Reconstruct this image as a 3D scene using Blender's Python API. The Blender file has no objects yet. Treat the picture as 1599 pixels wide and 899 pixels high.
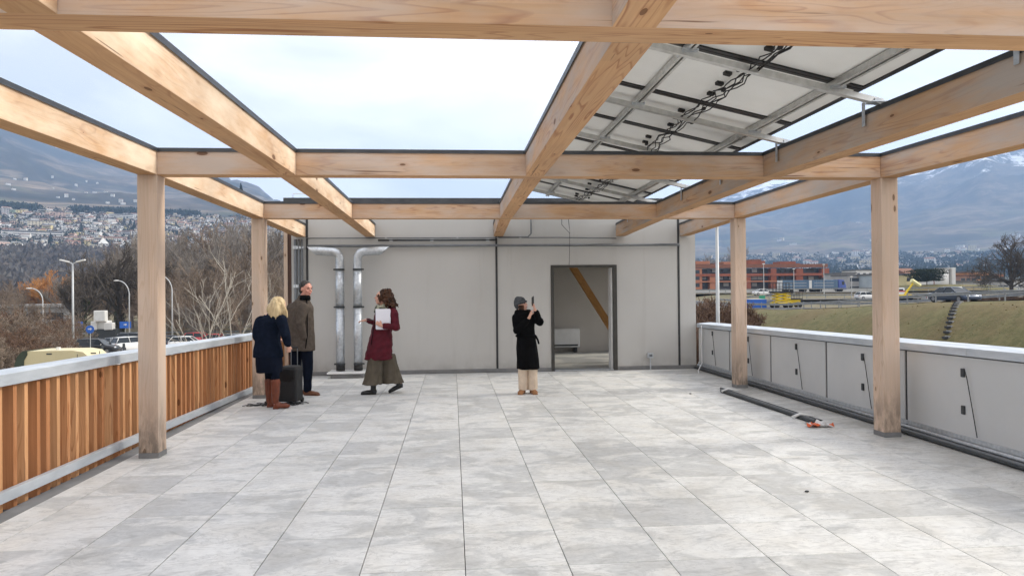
import bpy, bmesh, math, random
from mathutils import Vector, Matrix, noise
R = math.radians
sc = bpy.context.scene
col = sc.collection
rnd = random.Random(7)

# ------------------------------------------------------------------ camera
EYE, YAW, PIT, ROL, FOC = 1.5899, .0846, .0063, -.0096, 1090.95
def ray(px, py):
    a, b = px - 799.5, py - 449.5
    c, s = math.cos(-ROL), math.sin(-ROL)
    a, b = c*a - s*b, s*a + c*b
    return turn(a/FOC, -b/FOC, 1.0)
def turn(xr, u, d):
    c, s = math.cos(PIT), math.sin(PIT)
    yf = c*d - s*u; z = s*d + c*u
    c, s = math.cos(YAW), math.sin(YAW)
    return Vector((c*xr + s*yf, -s*xr + c*yf, z))
def at(px, py, Y):
    r = ray(px, py); return Vector((0, 0, EYE)) + r*(Y/r.y)
cr, sr = math.cos(-ROL), math.sin(-ROL)
vr, vu, vf = turn(cr, -sr, 0), turn(sr, cr, 0), turn(0, 0, 1)
cam = bpy.data.objects.new('camera', bpy.data.cameras.new('camera')); col.objects.link(cam)
cam.matrix_world = Matrix(((vr.x, vu.x, -vf.x, 0), (vr.y, vu.y, -vf.y, 0), (vr.z, vu.z, -vf.z, EYE), (0, 0, 0, 1)))
cam.data.sensor_width = 36; cam.data.lens = FOC/1599*36
cam.data.clip_start = .05; cam.data.clip_end = 60000
sc.camera = cam

# ------------------------------------------------------------------ light
sc.view_settings.view_transform = 'Standard'; sc.view_settings.look = 'None'
sc.view_settings.exposure = .10; sc.view_settings.gamma = 1
SUN_EL, SUN_AZ = 38, 82        # azimuth measured from +Y towards +X
sd = Vector((math.sin(R(SUN_AZ))*math.cos(R(SUN_EL)), math.cos(R(SUN_AZ))*math.cos(R(SUN_EL)), math.sin(R(SUN_EL))))
sl = bpy.data.lights.new('sun', 'SUN'); sl.energy = 3.6; sl.angle = R(15); sl.color = (1, .94, .83)
so = bpy.data.objects.new('sun', sl); col.objects.link(so)
so.rotation_euler = sd.to_track_quat('Z', 'Y').to_euler(); so.location = (60, 10, 60)
w = bpy.data.worlds.new('World'); sc.world = w; w.use_nodes = True
nt = w.node_tree; N = nt.nodes; L = nt.links
bg = N['Background']
sky = N.new('ShaderNodeTexSky'); sky.sky_type = 'NISHITA'; sky.sun_disc = False
sky.sun_elevation = R(SUN_EL); sky.sun_rotation = R(SUN_AZ); sky.air_density = 1.2; sky.dust_density = 2.5
tc = N.new('ShaderNodeTexCoord'); mp = N.new('ShaderNodeMapping'); mp.inputs['Scale'].default_value = (1, 1, 2.2)
L.new(tc.outputs['Generated'], mp.inputs[0])
nz = N.new('ShaderNodeTexNoise'); nz.inputs['Scale'].default_value = 2.6; nz.inputs['Detail'].default_value = 5; nz.inputs['Roughness'].default_value = .5
nz.inputs['Distortion'].default_value = .4
L.new(mp.outputs[0], nz.inputs['Vector'])
rp = N.new('ShaderNodeValToRGB'); rp.color_ramp.elements[0].position = .40; rp.color_ramp.elements[0].color = (.66, .66, .66, 1)
rp.color_ramp.elements[1].position = .56; rp.color_ramp.elements[1].color = (1, 1, 1, 1)
L.new(nz.outputs['Fac'], rp.inputs[0])
# thin cloud is brighter round the veiled sun
dt = N.new('ShaderNodeVectorMath'); dt.operation = 'DOT_PRODUCT'; dt.inputs[1].default_value = sd
L.new(tc.outputs['Generated'], dt.inputs[0])
mr = N.new('ShaderNodeMapRange'); mr.inputs['From Min'].default_value = -.3; mr.inputs['From Max'].default_value = 1
mr.inputs['To Min'].default_value = 13.2; mr.inputs['To Max'].default_value = 19.0
L.new(dt.outputs['Value'], mr.inputs['Value'])
cc = N.new('ShaderNodeVectorMath'); cc.operation = 'SCALE'; cc.inputs[0].default_value = (1.0, .992, .985)
L.new(mr.outputs[0], cc.inputs['Scale'])
mx = N.new('ShaderNodeMix'); mx.data_type = 'RGBA'
L.new(rp.outputs[0], mx.inputs['Factor']); L.new(sky.outputs[0], mx.inputs['A']); L.new(cc.outputs[0], mx.inputs['B'])
tn = N.new('ShaderNodeVectorMath'); tn.operation = 'MULTIPLY'; tn.inputs[1].default_value = (1.012, .994, .985)
L.new(mx.outputs['Result'], tn.inputs[0]); L.new(tn.outputs[0], bg.inputs['Color']); bg.inputs['Strength'].default_value = .1
sc.cycles.max_bounces = 6; sc.cycles.diffuse_bounces = 4; sc.cycles.volume_bounces = 1

# ------------------------------------------------------------------ helpers
class MB:
    def __init__(s): s.v = []; s.f = []; s.m = []
    def face(s, idx, m=0): s.f.append(idx); s.m.append(m)
    def add(s, vs, fs, m=0):
        o = len(s.v); s.v += [tuple(p) for p in vs]
        for f in fs: s.f.append([i+o for i in f]); s.m.append(m)
        return s
    def box(s, a, b, m=0):
        x0, y0, z0 = a; x1, y1, z1 = b
        return s.add([(x0,y0,z0),(x1,y0,z0),(x1,y1,z0),(x0,y1,z0),(x0,y0,z1),(x1,y0,z1),(x1,y1,z1),(x0,y1,z1)],
              [(0,3,2,1),(4,5,6,7),(0,1,5,4),(1,2,6,5),(2,3,7,6),(3,0,4,7)], m)
    def boxc(s, c, d, m=0, rot=None):
        v = [Vector((x*d[0]/2, y*d[1]/2, z*d[2]/2)) for z in (-1,1) for x, y in ((-1,-1),(1,-1),(1,1),(-1,1))]
        if rot is not None: v = [rot @ p for p in v]
        return s.add([p + Vector(c) for p in v], [(0,3,2,1),(4,5,6,7),(0,1,5,4),(1,2,6,5),(2,3,7,6),(3,0,4,7)], m)
    def tube(s, pts, r, n=8, m=0, cap=True):
        pts = [Vector(p) for p in pts]; rr = r if isinstance(r, (list, tuple)) else [r]*len(pts)
        o = len(s.v); prev = None
        for i, p in enumerate(pts):
            d = (pts[min(i+1, len(pts)-1)] - pts[max(i-1, 0)]).normalized()
            if prev is None:
                a = Vector((0,0,1)) if abs(d.z) < .9 else Vector((1,0,0))
                u = d.cross(a).normalized()
            else:
                u = (prev - d*prev.dot(d)).normalized()
            prev = u; v = d.cross(u)
            for k in range(n):
                t = 2*math.pi*k/n
                q = p + (u*math.cos(t) + v*math.sin(t))*rr[i]; s.v.append((q.x, q.y, q.z))
        for i in range(len(pts)-1):
            for k in range(n):
                k2 = (k+1) % n
                s.f.append([o+i*n+k, o+i*n+k2, o+(i+1)*n+k2, o+(i+1)*n+k]); s.m.append(m)
        if cap:
            s.f.append([o+k for k in range(n)][::-1]); s.m.append(m)
            e = o+(len(pts)-1)*n; s.f.append([e+k for k in range(n)]); s.m.append(m)
        return s
    def loft(s, rings, m=0, cap=True):      # rings: lists of equal length
        o = len(s.v); n = len(rings[0])
        for r in rings: s.v += [tuple(p) for p in r]
        for i in range(len(rings)-1):
            for k in range(n):
                k2 = (k+1) % n
                s.f.append([o+i*n+k, o+i*n+k2, o+(i+1)*n+k2, o+(i+1)*n+k]); s.m.append(m)
        if cap:
            s.f.append([o+k for k in range(n)][::-1]); s.m.append(m)
            e = o+(len(rings)-1)*n; s.f.append([e+k for k in range(n)]); s.m.append(m)
        return s
    def ell(s, c, r, n=10, k=7, m=0):
        rings = []
        for j in range(k+1):
            t = math.pi*(.04 + .92*j/k); 
            rings.append([(c[0]+r[0]*math.sin(t)*math.cos(2*math.pi*i/n), c[1]+r[1]*math.sin(t)*math.sin(2*math.pi*i/n), c[2]-r[2]*math.cos(t)) for i in range(n)])
        return s.loft(rings, m)
    def mesh(s, name, mats, smooth=False):
        me = bpy.data.meshes.new(name); me.from_pydata(s.v, [], s.f)
        for q in (mats if isinstance(mats, (list, tuple)) else [mats]): me.materials.append(q)
        me.polygons.foreach_set('material_index', s.m)
        if smooth: me.polygons.foreach_set('use_smooth', [True]*len(me.polygons))
        me.update(); return me
    def build(s, name, mats, parent=None, smooth=False, bevel=0):
        return link(name, s.mesh(name, mats, smooth), parent, bevel)
def link(name, me, parent=None, bevel=0):
    o = bpy.data.objects.new(name, me); col.objects.link(o)
    if parent is not None: o.parent = parent
    if bevel:
        b = o.modifiers.new('b', 'BEVEL'); b.width = bevel; b.segments = 2; b.limit_method = 'ANGLE'
    return o
def tag(o, label=None, cat=None, group=None, kind=None):
    for k, v in (('label', label), ('category', cat), ('group', group), ('kind', kind)):
        if v: o[k] = v
    return o
def thing(name, label, cat, loc=(0,0,0), rz=0, group=None):
    o = bpy.data.objects.new(name, None); col.objects.link(o); o.location = loc; o.rotation_euler.z = rz
    o.empty_display_size = .2
    return tag(o, label, cat, group)
def copytree(o, parent=None, loc=None, rz=None, sc_=None, label=None):
    c = o.copy(); col.objects.link(c); c.parent = parent
    if loc is not None: c.location = loc
    if rz is not None: c.rotation_euler.z = rz
    if sc_ is not None: c.scale = sc_ if isinstance(sc_, (tuple, list)) else (sc_,)*3
    if label: c['label'] = label
    for ch in o.children: copytree(ch, c)
    return c

# ------------------------------------------------------------------ materials
class NT:
    def __init__(s, name):
        s.mat = bpy.data.materials.new(name); s.mat.use_nodes = True
        s.t = s.mat.node_tree; s.b = s.t.nodes['Principled BSDF']; s.b.inputs['Specular IOR Level'].default_value = .35
    def n(s, typ, **kw):
        q = s.t.nodes.new('ShaderNode'+typ)
        for k, v in kw.items():
            if k in q.inputs: q.inputs[k].default_value = v
            else: setattr(q, k, v)
        return q
    def l(s, a, b): s.t.links.new(a, b)
    def setin(s, node, key, val):
        if hasattr(val, 'is_linked') or hasattr(val, 'links'): s.l(val, node.inputs[key])
        else: node.inputs[key].default_value = val
    def math(s, op, a, b=0.0, c=None):
        q = s.n('Math', operation=op); s.setin(q, 0, a); s.setin(q, 1, b)
        if c is not None: s.setin(q, 2, c)
        return q.outputs[0]
    def vmath(s, op, a, b):
        q = s.n('VectorMath', operation=op); s.setin(q, 0, a); s.setin(q, 1, b); return q.outputs[0]
    def coords(s, scale=(1,1,1), rand=True, kind='Object', rot=(0,0,0)):
        v = s.n('TexCoord').outputs[kind]
        if rand:
            oi = s.n('ObjectInfo').outputs['Random']
            cb = s.n('CombineXYZ'); 
            for i, k in enumerate((37., 91., 53.)): s.l(s.math('MULTIPLY', oi, k), cb.inputs[i])
            v = s.vmath('ADD', v, cb.outputs[0])
        m = s.n('Mapping'); m.inputs['Scale'].default_value = scale; m.inputs['Rotation'].default_value = rot
        s.l(v, m.inputs[0]); return m.outputs[0]
    def noise(s, vec, scale, detail=4, rough=.55, dist=0):
        q = s.n('TexNoise', Scale=scale, Detail=detail, Roughness=rough, Distortion=dist); s.l(vec, q.inputs['Vector']); return q.outputs['Fac']
    def ramp(s, fac, stops, interp='LINEAR'):
        q = s.n('ValToRGB'); cr = q.color_ramp; cr.interpolation = interp
        while len(cr.elements) < len(stops): cr.elements.new(.5)
        for e, (p, c) in zip(cr.elements, stops): e.position = p; e.color = (c if isinstance(c, tuple) else (c,c,c)) + (1,)
        s.l(fac, q.inputs[0]); return q.outputs[0]
    def mix(s, f, a, b, mode='MIX'):
        q = s.n('Mix', data_type='RGBA', blend_type=mode)
        for k, v in (('Factor', f), ('A', a), ('B', b)):
            if isinstance(v, tuple): v = v + (1,) if len(v) == 3 else v
            s.setin(q, k, v)
        return q.outputs['Result']
    def bump(s, h, strength=.3, dist=.01):
        q = s.n('Bump', Strength=strength, Distance=dist); s.l(h, q.inputs['Height']); s.l(q.outputs[0], s.b.inputs['Normal'])
    def fin(s, color, rough=.7, metal=0.):
        s.setin(s.b, 'Base Color', color + (1,) if isinstance(color, tuple) else color)
        s.setin(s.b, 'Roughness', rough); s.setin(s.b, 'Metallic', metal); return s.mat

def plain(name, c1, c2=None, scale=4, rough=.7, metal=0., bump=0., bscale=None, detail=5, stretch=(1,1,1), rand=True, lo=.35, hi=.65):
    t = NT(name); c2 = c2 or tuple(k*.85 for k in c1)
    v = t.coords(stretch, rand); f = t.noise(v, scale, detail)
    c = t.ramp(f, [(lo, c2), (hi, c1)])
    if bump:
        t.bump(t.noise(v, bscale or scale*6, 4), bump, .01)
    return t.fin(c, rough, metal)

def wood(name, ax, c_a, c_b, c_ring, grey, greyamt, lam=True, ring=1.0, knots=True):
    t = NT(name)
    cs = lambda al, ac: tuple(al if i == ax else ac for i in range(3))
    big = t.coords(cs(.30, 4.2)); st = t.coords(cs(.8, 42)); kn = t.coords(cs(2.6, 7.0))
    f1 = t.noise(big, 1.0, 3, .5, .35)
    # growth rings: contour lines of a stretched field
    fr = t.math('FRACT', t.math('MULTIPLY', f1, 22.0))
    r1 = t.ramp(fr, [(0, 0.), (.66, .08), (.88, 1.), (.97, .5), (1., 0.)])
    amp = t.ramp(t.noise(t.coords(cs(.35, 1.5)), 2.0, 2), [(.42, 0.), (.62, 1.)])
    f2 = t.noise(st, 1.0, 6, .6, .3)
    c = t.mix(t.ramp(f2, [(.3, 0.), (.7, 1.)]), c_b, c_a)
    rf = t.math('MULTIPLY', t.math('MULTIPLY', r1, t.math('ADD', t.math('MULTIPLY', amp, .9), .2)), ring)
    c = t.mix(rf, c, c_ring)
    if lam:
        sx = t.n('SeparateXYZ'); t.l(t.n('TexCoord').outputs['Object'], sx.inputs[0])
        zz = sx.outputs[2 if ax != 2 else 0]
        sn = t.math('FLOOR', t.math('DIVIDE', zz, .043))
        al = t.math('FLOOR', t.math('DIVIDE', sx.outputs[ax], 2.6))
        cb = t.n('CombineXYZ'); t.l(sn, cb.inputs[0]); t.l(al, cb.inputs[1]); t.l(t.n('ObjectInfo').outputs['Random'], cb.inputs[2])
        wn = t.n('TexWhiteNoise', noise_dimensions='3D'); t.l(cb.outputs[0], wn.inputs['Vector'])
        c = t.mix(t.math('MULTIPLY', wn.outputs['Value'], .34), c, tuple(k*.62 for k in c_a))
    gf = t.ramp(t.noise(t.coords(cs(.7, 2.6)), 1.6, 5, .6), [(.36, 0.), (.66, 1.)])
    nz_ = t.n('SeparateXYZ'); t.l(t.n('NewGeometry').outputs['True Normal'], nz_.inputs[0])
    side = t.math('GREATER_THAN', nz_.outputs[2], -.5)      # weather tone on the sides; soffits stay deeper orange, their shade put into colour
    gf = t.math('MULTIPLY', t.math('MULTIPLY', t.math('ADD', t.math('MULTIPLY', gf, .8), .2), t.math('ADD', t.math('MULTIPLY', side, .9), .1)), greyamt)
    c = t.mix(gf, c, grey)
    if knots:
        vo = t.n('TexVoronoi', Scale=1.0); t.l(kn, vo.inputs['Vector'])
        sc_ = t.n('SeparateColor'); t.l(vo.outputs['Color'], sc_.inputs[0])
        on = t.math('GREATER_THAN', sc_.outputs[0], .42)
        size = t.math('ADD', t.math('MULTIPLY', sc_.outputs[1], .12), .045)
        d = t.math('SUBTRACT', size, vo.outputs['Distance'])
        kf = t.math('MULTIPLY', t.math('MULTIPLY', t.math('GREATER_THAN', d, 0.0), on), .8)
        halo = t.math('MULTIPLY', t.math('MULTIPLY', t.ramp(t.math('ADD', d, .1), [(.0, 0.), (.1, 1.)]), on), .3)
        c = t.mix(halo, c, c_ring)
        c = t.mix(kf, c, tuple(k*.33 for k in c_ring))
    # broad slow colour drift along the board and thin drying checks
    drift = t.ramp(t.noise(t.coords(cs(.5, 1.2)), 1.3, 3), [(.3, .78), (.7, 1.08)])
    c = t.mix(1.0, c, drift, 'MULTIPLY')
    chk = t.ramp(t.noise(t.coords(cs(.7, 30)), 1.0, 3, .5, .1), [(.70, 0.), (.735, .75)])
    c = t.mix(chk, c, tuple(k*.3 for k in c_ring))
    if ax == 2 and lam:
        sz = t.n('SeparateXYZ'); t.l(t.n('TexCoord').outputs['Object'], sz.inputs[0])
        lowz = t.ramp(t.math('DIVIDE', sz.outputs[2], 1.0), [(.05, 1.), (.3, .6), (.6, 0.)])
        stn = t.ramp(t.noise(t.coords((9, 9, 3.0)), 1.0, 6, .65), [(.40, 0.), (.58, 1.)])
        c = t.mix(t.math('MULTIPLY', t.math('MULTIPLY', lowz, stn), .8), c, (.10, .085, .07))
    t.bump(t.math('ADD', f2, t.math('MULTIPLY', r1, .4)), .18, .004)
    return t.fin(c, .72)
WA, WB, WR = (.69, .41, .205), (.57, .31, .145), (.36, .14, .05)  # bare orange of the soffits, deepened to paint in their shade
WG = (.60, .50, .43)
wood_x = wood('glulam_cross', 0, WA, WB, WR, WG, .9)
wood_y = wood('glulam_long_sunlit', 1, WA, WB, WR, (.88, .71, .53), .95)  # cream side tone also paints the sunlight on the right faces
wood_yr = wood('glulam_long_weathered_shaded', 1, WA, WB, WR, (.46, .405, .36), .95)  # greyed timber, darkened further to paint the shade on the left faces
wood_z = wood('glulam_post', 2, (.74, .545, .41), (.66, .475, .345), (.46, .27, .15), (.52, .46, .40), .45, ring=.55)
larch = [wood('larch_slat_%d' % i, 2, a, b, (.34, .12, .035), (.3, .2, .12), .12, lam=False, ring=.8) for i, (a, b) in enumerate([
    ((.58, .28, .125), (.45, .20, .08)), ((.68, .37, .18), (.55, .27, .115)), ((.50, .22, .09), (.39, .16, .06))])]
brace_wood = wood('indoor_glulam', 2, (.62, .33, .11), (.5, .25, .08), (.42, .18, .05), (.5, .3, .12), 0., lam=False)
m_flash = plain('dark_flashing', (.085, .088, .092), (.06, .063, .068), 6, .45, .6)
m_galv = plain('galvanised_steel', (.62, .65, .68), (.46, .49, .52), 22, .42, .75, .05, 60)
m_galvl = plain('galvanised_cap', (.60, .64, .68), (.46, .50, .54), 9, .5, .35, .05, 60, stretch=(1,.25,1))
m_alu = plain('aluminium_rail', (.66, .66, .64), (.52, .52, .5), 14, .38, .8)
m_black = plain('black_frame', (.012, .012, .013), (.02, .02, .021), 8, .4)
m_blackr = plain('black_rubber', (.02, .02, .021), (.03, .03, .03), 12, .7)
m_back = plain('white_backsheet', (.86, .86, .83), (.80, .80, .77), 2, .55)
m_plaster = plain('facade_plaster', (.52, .51, .487), (.485, .475, .453), .7, .92, 0, .25, 190, rand=False)
def facade():
    t = NT('facade_render'); v = t.n('NewGeometry').outputs['Position']
    c = t.ramp(t.noise(v, .7, 5), [(.35, (.485, .475, .453)), (.65, (.52, .51, .487))])
    m = t.n('Mapping'); m.inputs['Scale'].default_value = (7, 7, .5); t.l(v, m.inputs[0])
    c = t.mix(t.ramp(t.noise(m.outputs[0], 1.0, 5, .6), [(.56, 0.), (.75, .35)]), c, (.40, .385, .36))
    sz = t.n('SeparateXYZ'); t.l(v, sz.inputs[0])
    low = t.math('MULTIPLY', t.ramp(t.math('DIVIDE', sz.outputs[2], 1.0), [(.05, 1.), (.4, 0.)]), t.ramp(t.noise(v, 3, 6, .65), [(.4, 0.), (.65, .6)]))
    c = t.mix(low, c, (.33, .315, .29)); t.bump(t.noise(v, 160, 3), .25, .004); return t.fin(c, .92)
m_plaster = facade()
m_joint = plain('dark_joint', (.035, .036, .038), (.05, .05, .052), 9, .6)
m_skirt = plain('grey_skirting', (.24, .24, .24), (.19, .19, .19), 5, .8)
m_white = plain('white_coating', (.78, .78, .77), (.70, .70, .69), 4, .5)
m_parpan = plain('parapet_board', (.57, .57, .56), (.525, .53, .525), 1.4, .8, 0, .12, 90)
m_conc = plain('concrete', (.34, .335, .325), (.26, .255, .25), 3, .9, 0, .3, 40)
m_pipe = plain('grey_plastic_pipe', (.17, .18, .19), (.13, .14, .15), 9, .5)
m_darkp = plain('dark_pipe', (.05, .055, .06), (.035, .04, .042), 9, .5)
m_glass = NT('window_glass'); m_glass.b.inputs['Base Color'].default_value = (.02, .025, .03, 1)
m_glass = m_glass.fin((.02, .025, .03), .08)

def tile_mat():
    t = NT('stone_look_tile')
    v = t.coords((1.0, 1.25, 1), True); v2 = t.coords((.8, 1.9, 1), True); v3 = t.coords((1, 1, 1), True)
    f = t.noise(v, 1.9, 8, .60, .7); g = t.noise(v2, 3.4, 9, .66, 2.0); h = t.noise(v3, 22, 6, .6); e = t.noise(v, 5.5, 6, .7, 1.2)
    rn = t.n('ObjectInfo').outputs['Random']
    wn = t.n('TexWhiteNoise', noise_dimensions='1D'); t.l(t.math('MULTIPLY', rn, 977.0), wn.inputs['W'])
    tone = t.math('MULTIPLY', t.math('SUBTRACT', t.math('POWER', wn.outputs['Value'], 3.0), .28), .17)
    ff = t.math('ADD', t.math('ADD', f, tone), t.math('MULTIPLY', t.math('SUBTRACT', e, .5), .16))
    base = t.ramp(ff, [(.36, (.72, .72, .70)), (.50, (.655, .655, .64)), (.53, (.575, .58, .57)), (.61, (.50, .505, .50)), (.74, (.57, .57, .56))])
    st = t.ramp(g, [(.34, .72), (.46, 1.), (.55, 1.), (.66, .80)])
    c = t.mix(.8, base, st, 'MULTIPLY')
    c = t.mix(.6, c, t.ramp(h, [(.3, .84), (.6, 1.02)]), 'MULTIPLY')
    vein = t.math('ABSOLUTE', t.math('SUBTRACT', t.noise(v2, 2.6, 7, .7, 1.0), .5)); c = t.mix(t.ramp(vein, [(0., .55), (.014, 0.)]), c, (.36, .36, .35))
    warm = t.ramp(t.noise(v3, 3.1, 2), [(.45, 0.), (.65, 1.)])
    c = t.mix(t.math('MULTIPLY', warm, .3), c, (.88, .83, .75), 'MULTIPLY')
    geo = t.n('NewGeometry').outputs['Position']
    stain = t.ramp(t.noise(geo, .6, 6, .65, .8), [(.54, 0.), (.66, 1.)])
    c = t.mix(t.math('MULTIPLY', stain, .25), c, (.43, .42, .39))
    spk = t.ramp(t.noise(geo, 55, 2, .5), [(.73, 0.), (.76, .7)]); c = t.mix(spk, c, (.2, .19, .18))
    # dirt gathered along the edge under the right parapet
    sx = t.n('SeparateXYZ'); t.l(geo, sx.inputs[0])
    edge = t.math('MULTIPLY', t.ramp(t.math('DIVIDE', sx.outputs[0], 5.0), [(.80, 0.), (.97, 1.)]), t.ramp(t.noise(geo, 1.6, 6, .7), [(.35, .15), (.62, 1.)]))
    c = t.mix(t.math('MULTIPLY', edge, .55), c, (.20, .185, .16))
    t.bump(t.math('ADD', g, h), .12, .002)
    return t.fin(c, t.ramp(f, [(.3, .42), (.6, .62)]))
m_tile = tile_mat()
# ------------------------------------------------------------------ terrace floor: slab, tiles
X0, Y0 = .0583, 4.045
floor = tag(MB().box((-3.45, -3, -.30), (5.2, 13.94, -.022)).build('terrace_floor', m_joint), kind='structure')
xs = [-3.19] + [X0+.6*i for i in range(-5, 9)] + [4.93]
ys = [Y0+.6*j for j in range(-1, 17)] + [13.90]
tile_mesh = {}
rest = MB()
def tile_me(wx, wy):
    k = (round(wx, 3), round(wy, 3))
    if k not in tile_mesh:
        gx, gy = .0050, .0042; b = .0018
        x0, x1, y0, y1 = gx/2, wx-gx/2, gy/2, wy-gy/2
        rings = [[(x0,y0,-.02),(x1,y0,-.02),(x1,y1,-.02),(x0,y1,-.02)], [(x0,y0,-b),(x1,y0,-b),(x1,y1,-b),(x0,y1,-b)],
                 [(x0+b,y0+b,0),(x1-b,y0+b,0),(x1-b,y1-b,0),(x0+b,y1-b,0)]]
        tile_mesh[k] = MB().loft(rings).mesh('floor_tile', m_tile)
    return tile_mesh[k]
n = 0
for j in range(len(ys)-1):
    for i in range(len(xs)-1):
        o = link('floor_tile', tile_me(xs[i+1]-xs[i], ys[j+1]-ys[j]), floor)
        o.location = (xs[i], ys[j], rnd.uniform(-.0008, .0008)); n += 1
for j in range(-11, -1):
    for i in range(len(xs)-1):
        rest.box((xs[i]+.003, Y0+.6*j+.002, -.02), (xs[i+1]-.003, Y0+.6*j+.598, 0))
tag(rest.build('floor_tile', m_tile, floor), kind='stuff')

# ------------------------------------------------------------------ pergola
perg = thing('pergola', 'timber pergola of glulam posts and beams with dark metal capping over the tiled terrace', 'pergola', (0, 0, 0))
BY = [(-1.10, -.92, 2.70), (2.896, 3.078, 2.705), (7.13, 7.31, 2.782), (11.03, 11.21, 2.765)]
BH = .245
def flash(a, b, parent, w=.012):       # thin capping with a small overhang and a turned-down lip
    x0, y0, z0 = a; x1, y1, z1 = b
    m = MB().box((x0-w, y0-w, z1+.001), (x1+w, y1+w, z1+.016))
    m.box((x0-w, y0-w, z1-.022), (x0-w+.003, y1+w, z1+.0005)); m.box((x1+w-.003, y0-w, z1-.022), (x1+w, y1+w, z1+.0005))
    m.box((x0-w+.004, y0-w, z1-.022), (x1+w-.004, y0-w+.003, z1+.0005)); m.box((x0-w+.004, y1+w-.003, z1-.022), (x1+w-.004, y1+w, z1+.0005))
    m.build('metal_capping', m_flash, parent)
for y0, y1, z in BY:                    # cross beams between the two edge beams
    a, b = (-2.888, y0, z), (4.588, y1, z+BH)
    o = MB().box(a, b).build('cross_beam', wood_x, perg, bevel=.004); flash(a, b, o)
def longbeam(x0, x1, ya, za, yb, zb, mat_, wd=.19):
    m = MB(); v = []
    for (x, y, z) in ((x0, ya, za), (x1, yb, zb)):
        v += [(x, y, z), (x+wd, y, z), (x+wd, y, z+BH), (x, y, z+BH)]
    m.add(v, [(3,2,1,0), (4,5,6,7), (0,1,5,4), (1,2,6,5), (2,3,7,6), (3,0,4,7)])
    o = m.build('long_beam', mat_, perg, bevel=.004)
    f = MB(); w_ = .012; v = []
    for (x, y, z) in ((x0, ya+.012, za), (x1, yb-.012, zb)):
        t = z+BH
        v += [(x-w_, y, t-.03), (x+wd+w_, y, t-.03), (x+wd+w_, y, t+.017), (x-w_, y, t+.017)]
    f.add(v, [(3,2,1,0), (4,5,6,7), (1,2,6,5), (2,3,7,6), (3,0,4,7)])
    v2 = []
    # lips only: open underside, the timber passes through
    f2 = MB()
    def strip(ox0, ox1, oz0, oz1):
        v = []
        for (x, y, z) in ((x0, ya+.012, za), (x1, yb-.012, zb)):
            t = z+BH; v += [(x+ox0, y, t+oz0), (x+ox1, y, t+oz0), (x+ox1, y, t+oz1), (x+ox0, y, t+oz1)]
        f2.add(v, [(3,2,1,0), (4,5,6,7), (0,1,5,4), (1,2,6,5), (2,3,7,6), (3,0,4,7)])
    strip(-w_, wd+w_, .002, .017); strip(-w_, -w_+.003, -.022, .0015); strip(wd+w_-.003, wd+w_, -.022, .0015)
    f2.build('metal_capping', m_flash, o)
    return o
Lx = [(-3.078, -3.078, -3.078, -3.04), (-1.735, -1.74, -1.74, -1.70), (.68, .72, .755, .82), (3.28, 3.285, 3.285, 3.30), (4.59, 4.59, 4.59, 4.62)]
zz = lambda k: BY[k][2]
for li, xr in enumerate(Lx):
    edge = li in (0, 4)
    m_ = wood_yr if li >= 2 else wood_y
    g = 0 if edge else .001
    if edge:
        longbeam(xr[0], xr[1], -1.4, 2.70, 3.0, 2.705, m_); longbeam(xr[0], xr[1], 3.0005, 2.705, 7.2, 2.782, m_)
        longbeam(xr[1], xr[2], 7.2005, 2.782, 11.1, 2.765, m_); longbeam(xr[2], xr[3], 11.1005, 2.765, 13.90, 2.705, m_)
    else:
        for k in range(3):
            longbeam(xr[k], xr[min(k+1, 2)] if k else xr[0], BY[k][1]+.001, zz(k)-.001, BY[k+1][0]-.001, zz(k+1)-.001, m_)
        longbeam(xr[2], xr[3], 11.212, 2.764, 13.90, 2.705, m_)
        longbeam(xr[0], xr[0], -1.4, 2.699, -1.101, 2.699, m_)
for y0, y1, z in BY[1:]:                # posts stand under the edge beams
    for x0 in (-3.078, 4.59 if y0 < 10 else 4.585):
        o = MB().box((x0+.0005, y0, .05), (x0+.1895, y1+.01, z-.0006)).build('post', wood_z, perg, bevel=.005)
        MB().box((x0+.002, y0-.004, .001), (x0+.192, y1+.014, .052)).build('post_shoe', m_skirt, o)

# ------------------------------------------------------------------ solar array
SX, SZ, SS = 3.235, 3.155, .225
pz = lambda x, dz=0: SZ + SS*(SX-x) + dz
def slab(mb, x0, x1, y0, y1, d0, d1, m=0):
    mb.add([(x0,y0,pz(x0,d0)),(x1,y0,pz(x1,d0)),(x1,y1,pz(x1,d0)),(x0,y1,pz(x0,d0)),(x0,y0,pz(x0,d1)),(x1,y0,pz(x1,d1)),(x1,y1,pz(x1,d1)),(x0,y1,pz(x0,d1))],
           [(0,3,2,1),(4,5,6,7),(0,1,5,4),(1,2,6,5),(2,3,7,6),(3,0,4,7)], m)
PX0 = 1.28
sol_labels = ['second solar panel behind the near crossbeam, white underside above the first full rail', 'solar panel seen whole between the two nearest sloping rails',
  'solar panel above the middle crossbeam, just before it', 'solar panel directly over the middle crossbeam', 'solar panel just beyond the middle crossbeam',
  'solar panel between the middle and far crossbeams, second one beyond the middle', 'solar panel next to the far crossbeam on its near side', 'solar panel over the far crossbeam', 'farthest solar panel, next to the grey wall']
k = 0; y = 4.07 - 1.16
pan0 = None
m_cell = plain('solar_cell', (.01, .014, .03), (.012, .017, .036), 3, .15)
lab = ['nearest solar panel, mostly hidden above the near crossbeam'] + sol_labels
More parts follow.
